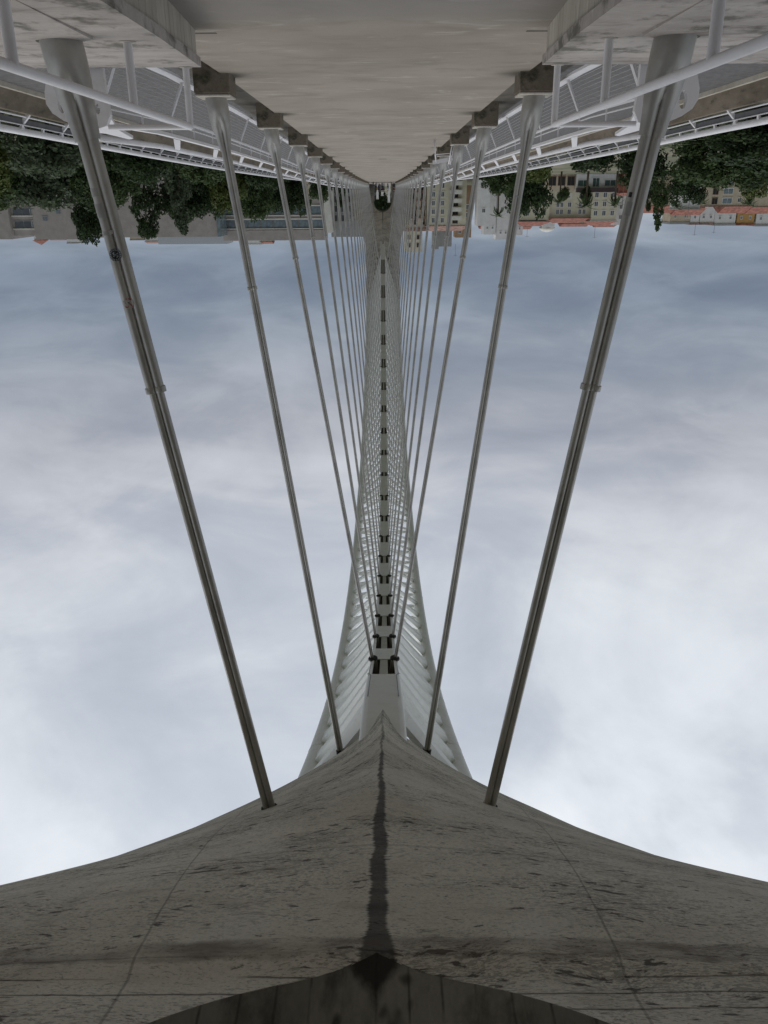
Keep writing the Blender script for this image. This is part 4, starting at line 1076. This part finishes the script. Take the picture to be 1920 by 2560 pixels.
# far right: villa, beige flats, red roofs, hill houses
r = bld('white_villa', 'white villa with dark balconies at the right of the picture', 'villa', -81.3, 235, -3, 5.4, 8, 9.6, M_wht)
for z, nm in ((4.6, M_dark), (7.0, M_dark)):
    for x in (-1.2, 1.3): win(r, x, z, 1.3, 1.3, M_frame, nm)
for x in (-1.2, 1.3): win(r, x, 1.8, 1.5, 1.7, M_bei, M_dark, 'opening')
MB().box(-3.0, 3.0, -1.4, -.02, 3.6, 4.2).build('balcony', M_bei, r); MB().box(-2.9, 2.9, -1.0, 8, 9.61, 9.95).build('roof', M_gry2, r)
r = bld('beige_flats', 'beige flats with glazed balconies at the right edge of the picture', 'apartment block', -92.0, 236, -3, 13.0, 10, 9.0, M_bei)
for z in (2.2, 4.6, 7.0):
    win(r, 3.9, z, 1.5, 1.6, M_shut, M_dark); win(r, .6, z, 2.6, 1.5, M_frame, M_glass2, 'balcony_glazing'); win(r, -2.6, z, .9, 1.1, M_frame, M_dark); win(r, -5.4, z, 1.2, 1.4, M_shut, M_dark)
MB().box(-6.6, 6.6, -.3, 10, 9.01, 9.2).build('roof', M_tile2, r)
for x, w, z, lab in ((-77.6, 9.5, 6.2, 'long low house with bright red tiled roof behind the palms at the right'), (-86.4, 7.5, 6.8, 'low house with a sloping red tiled roof above the beige flats'), (-99.5, 7.0, 6.4, 'low red-roofed house right of the beige flats'), (-107.5, 7.6, 6.6, 'red-roofed house at the right edge of the picture')):
    r = bld('red_roof_house', lab, 'house', x, 248, -2, w, 9, z+2, M_bei, 'red-roofed houses on the right bank'); gable(r, w, 9, z+2, 1.9, M_tile)
for x, w, z0, h, mt, lab, rf in ((-92.6, 6.2, 2, 9.4, M_bei, 'cream hillside house with a pinkish roof', M_gry2), (-97.2, 2.8, 2, 9.6, M_wht, 'narrow white gabled house with a round window on the hill', M_tile2), (-101.0, 4.4, 2, 9.6, M_wht, 'white hillside house with two small windows', M_tile2), (-106.6, 6.6, 2, 9.9, M_wht, 'wide white hillside house under a grey terrace', M_gry2), (-113.0, 5.4, 2, 9.9, M_oran, 'ochre-orange hillside house at the right', M_tile), (-119.2, 5.8, 2, 10.2, M_wht, 'white hillside house right of the ochre one', M_gry2), (-126.0, 6.4, 2, 9.6, M_bei, 'cream hillside house at the right edge of the picture', M_tile)):
    r = bld('hillside_house', lab, 'house', x, 275, z0, w, 8, h, mt, 'houses on the hill at the right'); MB().box(-w/2-.15, w/2+.15, -.3, 8, h+.01, h+.6).build('roof', rf, r)
    for q in ((-w*.25, w*.25) if w > 3 else (0,)): win(r, q, h-2.2, .7, 1.0)
for x, y, z, h in ((-47, 286, 13, 3.2), (-69, 286, 13.6, 3.0), (-98, 276, 12, 3.5), (-104, 276, 12.2, 2.6), (-25, 301, 20, 3.0), (-38.6, 272, 15, 3.0)):
    a = thing('roof_aerial', {-47: 'thin aerial above the cream skyline house', -69: 'thin aerial above the roofs right of the yellow block', -98: 'aerial on the narrow gabled house', -104: 'aerial on the white hillside house', -25: 'aerial on the grey skyline building', -38.6: 'aerial on the taller white terraced house'}[x], 'aerial', (x, y, z), 'rooftop aerials')
    MB().tube([(0, 0, -1), (0, 0, h)], .05, 6).build('mast', M_band, a); MB().bar((-.7, 0, h-.3), (.7, 0, h-.3), .05, .05).build('crossbar', M_band, a)

# left of the picture: the long grey institute, the glazed block, modern grid-front building
r = thing('grey_institute', 'long low grey stone building with a flat roof line behind the left trees', 'public building', (65, 215, -4))
MB().box(25.8, 40, 0, 14, 0, 16.2).build('wall', M_gry, r); MB().box(20.0, 25.79, 1.6, 14, 0, 15.4).build('wall', M_gry, r)
MB().box(9.9, 19.99, 0, 14, 0, 16.3).build('wall', M_gry, r); MB().box(-24.6, 9.89, .3, 14, 0, 15.95).build('wall', M_gry, r)
for z in (5.8, 9.0, 12.0):
    win(r, 23.0, z, 4.6, 1.7, M_gry2, M_glass, 'window_band', 1.6); win(r, 20.7, z, .9, 1.7, M_frame, M_glass2, y=1.6)
    MB().box(20.1, 25.7, 1.2, 1.59, z+1.75, z+2.05).build('sill_band', M_trim, r)
for x, z in ((17.0, 11.0), (13.6, 9.4), (16.8, 7.2)): win(r, x, z, 1.2, 1.0, M_gry2, M_glass2)
for x in np.arange(-22, 9, 3.1): MB().box(x-.015, x+.015, .292, .299, 6, 15.9).build('joint', M_gry2, r)
MB().box(-25.4, -24.61, .0, 9, 2, 15.9).build('glass_corner', M_glass2, r)
r = bld('grey_shed_roof', 'long pale grey metal roof showing above the grey stone building', 'building', 52, 240, 0, 19, 9, 15.0, M_grof)
r = thing('glazed_block', 'long pale block with two bands of blue-grey glazing behind the left hangers', 'public building', (27.8, 225, -4))
MB().box(-13, 13, 0, 12, 0, 17.4).build('wall', M_gry, r)
for z in (9.2, 12.4):
    for k in range(8):
        win(r, -11.3+k*3.25, z, 3.1, 2.0, M_band, M_glass2, 'glazing')
    MB().box(-12.9, 12.9, -.5, -.02, z+2.05, z+2.25).build('ledge', M_trim, r); MB().box(-12.9, 12.9, -.35, -.02, z-.32, z-.02).build('ledge', M_trim, r)
MB().box(-14.9, -13.01, -.6, 12, 0, 15.6).build('pillar', M_trim, r); MB().box(-13.6, 13, -.3, -.02, 14.9, 17.35).build('fascia', M_gry, r)
r = bld('grid_front_building', 'modern grey building with a grid of tall slots behind the far left hangers', 'office', 7.2, 240, -2, 13.6, 12, 15.4, M_gry2)
for k in range(7):
    for z in (2.5, 4.9, 7.3, 9.7): win(r, -5.4+k*1.8, z, .8, 1.7, M_gry2, M_dark, 'slot')
r = bld('red_roof_hut', 'small bright red rooftop hut behind the fifth left hanger', 'hut', 12.1, 241, 6, 1.5, 3, 7.1, simple('red_paint', (.42, .03, .03), .6))
MB().box(-.85, .85, -.1, 3.1, 7.11, 7.25).build('roof', M_trim, r)
r = bld('brick_villa', 'small villa with brown window bays seen under the trees on the left', 'villa', 19.8, 205, -3, 5.5, 6, 6.6, M_bei)
for x in (-1.5, 1.5):
    for z in (2.6, 4.4): win(r, x, z, 1.3, 1.3, M_frame, M_glass)
for x, w, h, lab, mt, rf in ((117.8, 3.0, 16.8, 'small church tower with a red pyramid roof above the grey building', M_wht, M_tile), (106.4, 3.6, 17.6, 'little white house above the grey building roof line', M_wht, M_gry2), (112.0, 5.0, 16.2, 'low red-roofed house on the skyline at the left', M_bei, M_tile), (79.2, 4.2, 17.4, 'white house on the skyline right of the nearest left hanger', M_wht, M_tile2), (84, 5.0, 16.7, 'cream house on the skyline right of the nearest left hanger', M_bei, M_gry2), (70.5, 7.2, 17.1, 'low brown-roofed house on the skyline behind the metal roof', M_bei, M_tile2), (50.0, 4.6, 16.8, 'brown house on the skyline left of the second left hanger', M_bro, M_tile2), (44.0, 4.6, 18.4, 'white house on the skyline right of the second left hanger', M_wht, M_wht), (40.0, 3.6, 17.8, 'ochre house with a red roof on the skyline', M_yel, M_tile)):
    r = bld('distant_house', lab, 'house', x, 300, 1, w, 7, h-1, mt, 'houses on the skyline at the left')
    if x == 117.8: hip(r, w, 4, h-1, 1.6, rf, .5, w/2+.48)
    elif rf in (M_tile, M_tile2): gable(r, w, 7, h-1, .8, rf)
    else: MB().box(-w/2-.1, w/2+.1, -.2, 7, h-.99, h-.7).build('roof', rf, r)
    win(r, -w*.22, h-3, .6, .9); win(r, w*.22, h-3, .6, .9)

# far landing seen through the doorway: two pale posts, a low white wall
tag(sheet('far_plaza', concrete('plaza_paving', (.42, .40, .36), (.50, .48, .44)), lambda x, y: zf(y)-.02 if y < 300 else .1, [-3.4, 3.4], [259, 300, 330]), kind='structure')
for x, y, h, lab in ((1.18, 214, 3.3, 'pale square pillar at the left inside the far doorway'), (-1.55, 210, 4.0, 'tall pale pillar at the right inside the far doorway'), (.02, 222, 2.6, 'low white gate pier in the middle of the far doorway')):
    r = thing('gate_pillar', lab, 'pillar', (x, y, zf(y)), 'pale pillars beyond the far doorway'); MB().box(-.28, .28, -.28, .28, 0, h).build('shaft', M_wht, r); MB().box(-.34, .34, -.34, .34, h+.001, h+.16).build('cap', M_trim, r)
for s, x in ((1, 3.2), (-1, -3.2)):
    tag(MB().box(x-.15, x+.15, 176, 262, -.5, 1.15).build('side_wall', M_wht), f'low white wall along the {"left" if s > 0 else "right"} side of the far approach', 'wall')
for x, y, h in ((31.5, 122, 2.9), (36.0, 124, 2.4)):
    r = thing('white_post', 'slim white post by the river behind the left outer railing, ' + ('the taller one' if h > 2.6 else 'the shorter one'), 'post', (x, y, -9.4), 'white posts by the river'); MB().tube([(0, 0, 0), (0, 0, h)], .09, 8).build('shaft', M_white, r)
for x, y, z0, h, lab in ((-55.6, 206, -3, 9, 'slim street lamp in front of the white storefront'), (-76.6, 222, -3, 11.5, 'tall thin lamp post beside the palm at the right')):
    r = thing('street_lamp', lab, 'lamp', (x, y, z0)); MB().tube([(0, 0, 0), (0, 0, h)], [.10, .05], 8).build('pole', M_band, r); MB().box(-.6, .1, -.1, .1, h, h+.12).build('lamp_head', M_frame, r)

# ------------------------------------------------------------------ people in and beyond the far doorway
def skin_body(name, verts, edges, radii, mat, parent):
    me = bpy.data.meshes.new(name); me.from_pydata(verts, edges, []); me.materials.append(mat)
    o = put(name, me, parent); md = o.modifiers.new('skin', 'SKIN')
    for i, r_ in enumerate(radii): me.skin_vertices[0].data[i].radius = (r_, r_)
    me.skin_vertices[0].data[0].use_root = True
    o.modifiers.new('sub', 'SUBSURF').levels = 1; o.modifiers['sub'].render_levels = 1; md.use_smooth_shade = True
    return o
def person(x, y, h, shirt, trousers, label, stride=.16, face=0.0, skirt=False):
    r = thing('person', label, 'person', (x, y, zf(y)), None, face); k = h/1.72
    V = lambda *p: tuple(c*k for c in p)
    hip_, kn, an = .92, .50, .08
    body = [V(0, 0, .95), V(0, 0, 1.15), V(0, 0, 1.40), V(0, 0, 1.52), V(0, .0, 1.60), V(0, .01, 1.68), V(.17, 0, 1.40), V(.23, .03, 1.14), V(.22, -.08, .90), V(.22, -.11, .80), V(-.17, 0, 1.40), V(-.23, -.03, 1.14), V(-.22, .06, .90), V(-.22, .09, .80),
            V(.09, 0, .88), V(.10, -stride*.5, kn), V(.10, -stride*.3, an), V(.10, -stride*.3-.14, .035), V(-.09, 0, .88), V(-.10, stride*.5, kn), V(-.10, stride, an), V(-.10, stride-.12, .035)]
    E_ = [(0, 1), (1, 2), (2, 3), (3, 4), (4, 5), (2, 6), (6, 7), (7, 8), (8, 9), (2, 10), (10, 11), (11, 12), (12, 13), (0, 14), (14, 15), (15, 16), (16, 17), (0, 18), (18, 19), (19, 20), (20, 21)]
    Rr = [.13, .12, .14, .055, .095, .08, .055, .042, .034, .038, .055, .042, .034, .038, .085, .058, .042, .04, .085, .058, .042, .04]
    skin_body('body', body, E_, [q*k for q in Rr], MSKIN, r)
    sh = [body[i] for i in (0, 1, 2, 6, 7, 10, 11)]; skin_body('shirt', sh, [(0, 1), (1, 2), (2, 3), (3, 4), (2, 5), (5, 6)], [q*k for q in (.15, .14, .165, .075, .06, .075, .06)], shirt, r)
    tr = [body[i] for i in (0, 14, 15, 16, 18, 19, 20)]; skin_body('trousers', tr, [(0, 1), (1, 2), (2, 3), (0, 4), (4, 5), (5, 6)], [q*k for q in (.145, .10, .072, .06, .10, .072, .06)], trousers, r)
    hr = [V(0, .02, 1.66), V(0, .035, 1.72), V(0, .05, 1.60)]; skin_body('hair', hr, [(0, 1), (0, 2)], [q*k for q in (.10, .06, .07)], MHAIR, r)
    return r
MSKIN = simple('skin', (.42, .26, .19), .6); MHAIR = simple('hair', (.03, .02, .015), .7)
fab = lambda n, c: simple(n, c, .9)
F = {'yel': fab('yellow_cloth', (.45, .30, .05)), 'pur': fab('violet_cloth', (.12, .10, .22)), 'navy': fab('navy_cloth', (.02, .02, .05)), 'blk': fab('black_cloth', (.015, .015, .018)), 'ltb': fab('pale_blue_cloth', (.36, .46, .52)), 'jean': fab('denim_cloth', (.05, .07, .12))}
person(1.22, 181, 1.62, F['yel'], F['blk'], 'person in a yellow top and black trousers at the left inside the far doorway', .2, 0)
person(.72, 183, 1.70, F['pur'], F['jean'], 'person in a violet top walking beside the one in yellow', .25, .4)
person(.02, 180, 1.72, F['navy'], F['blk'], 'person in dark navy clothes walking in the middle of the far doorway', .28, 0)
person(-.28, 188, 1.70, F['blk'], F['jean'], 'person in a black top and jeans just behind the one in navy', .22, .2)
person(-1.22, 192, 1.60, F['ltb'], F['blk'], 'person in a pale blue top at the right inside the far doorway', .2, -.3)
person(-2.2, 168, 1.68, F['blk'], F['blk'], 'person in black leaning by the last hanger right of the far doorway', .05, .5)
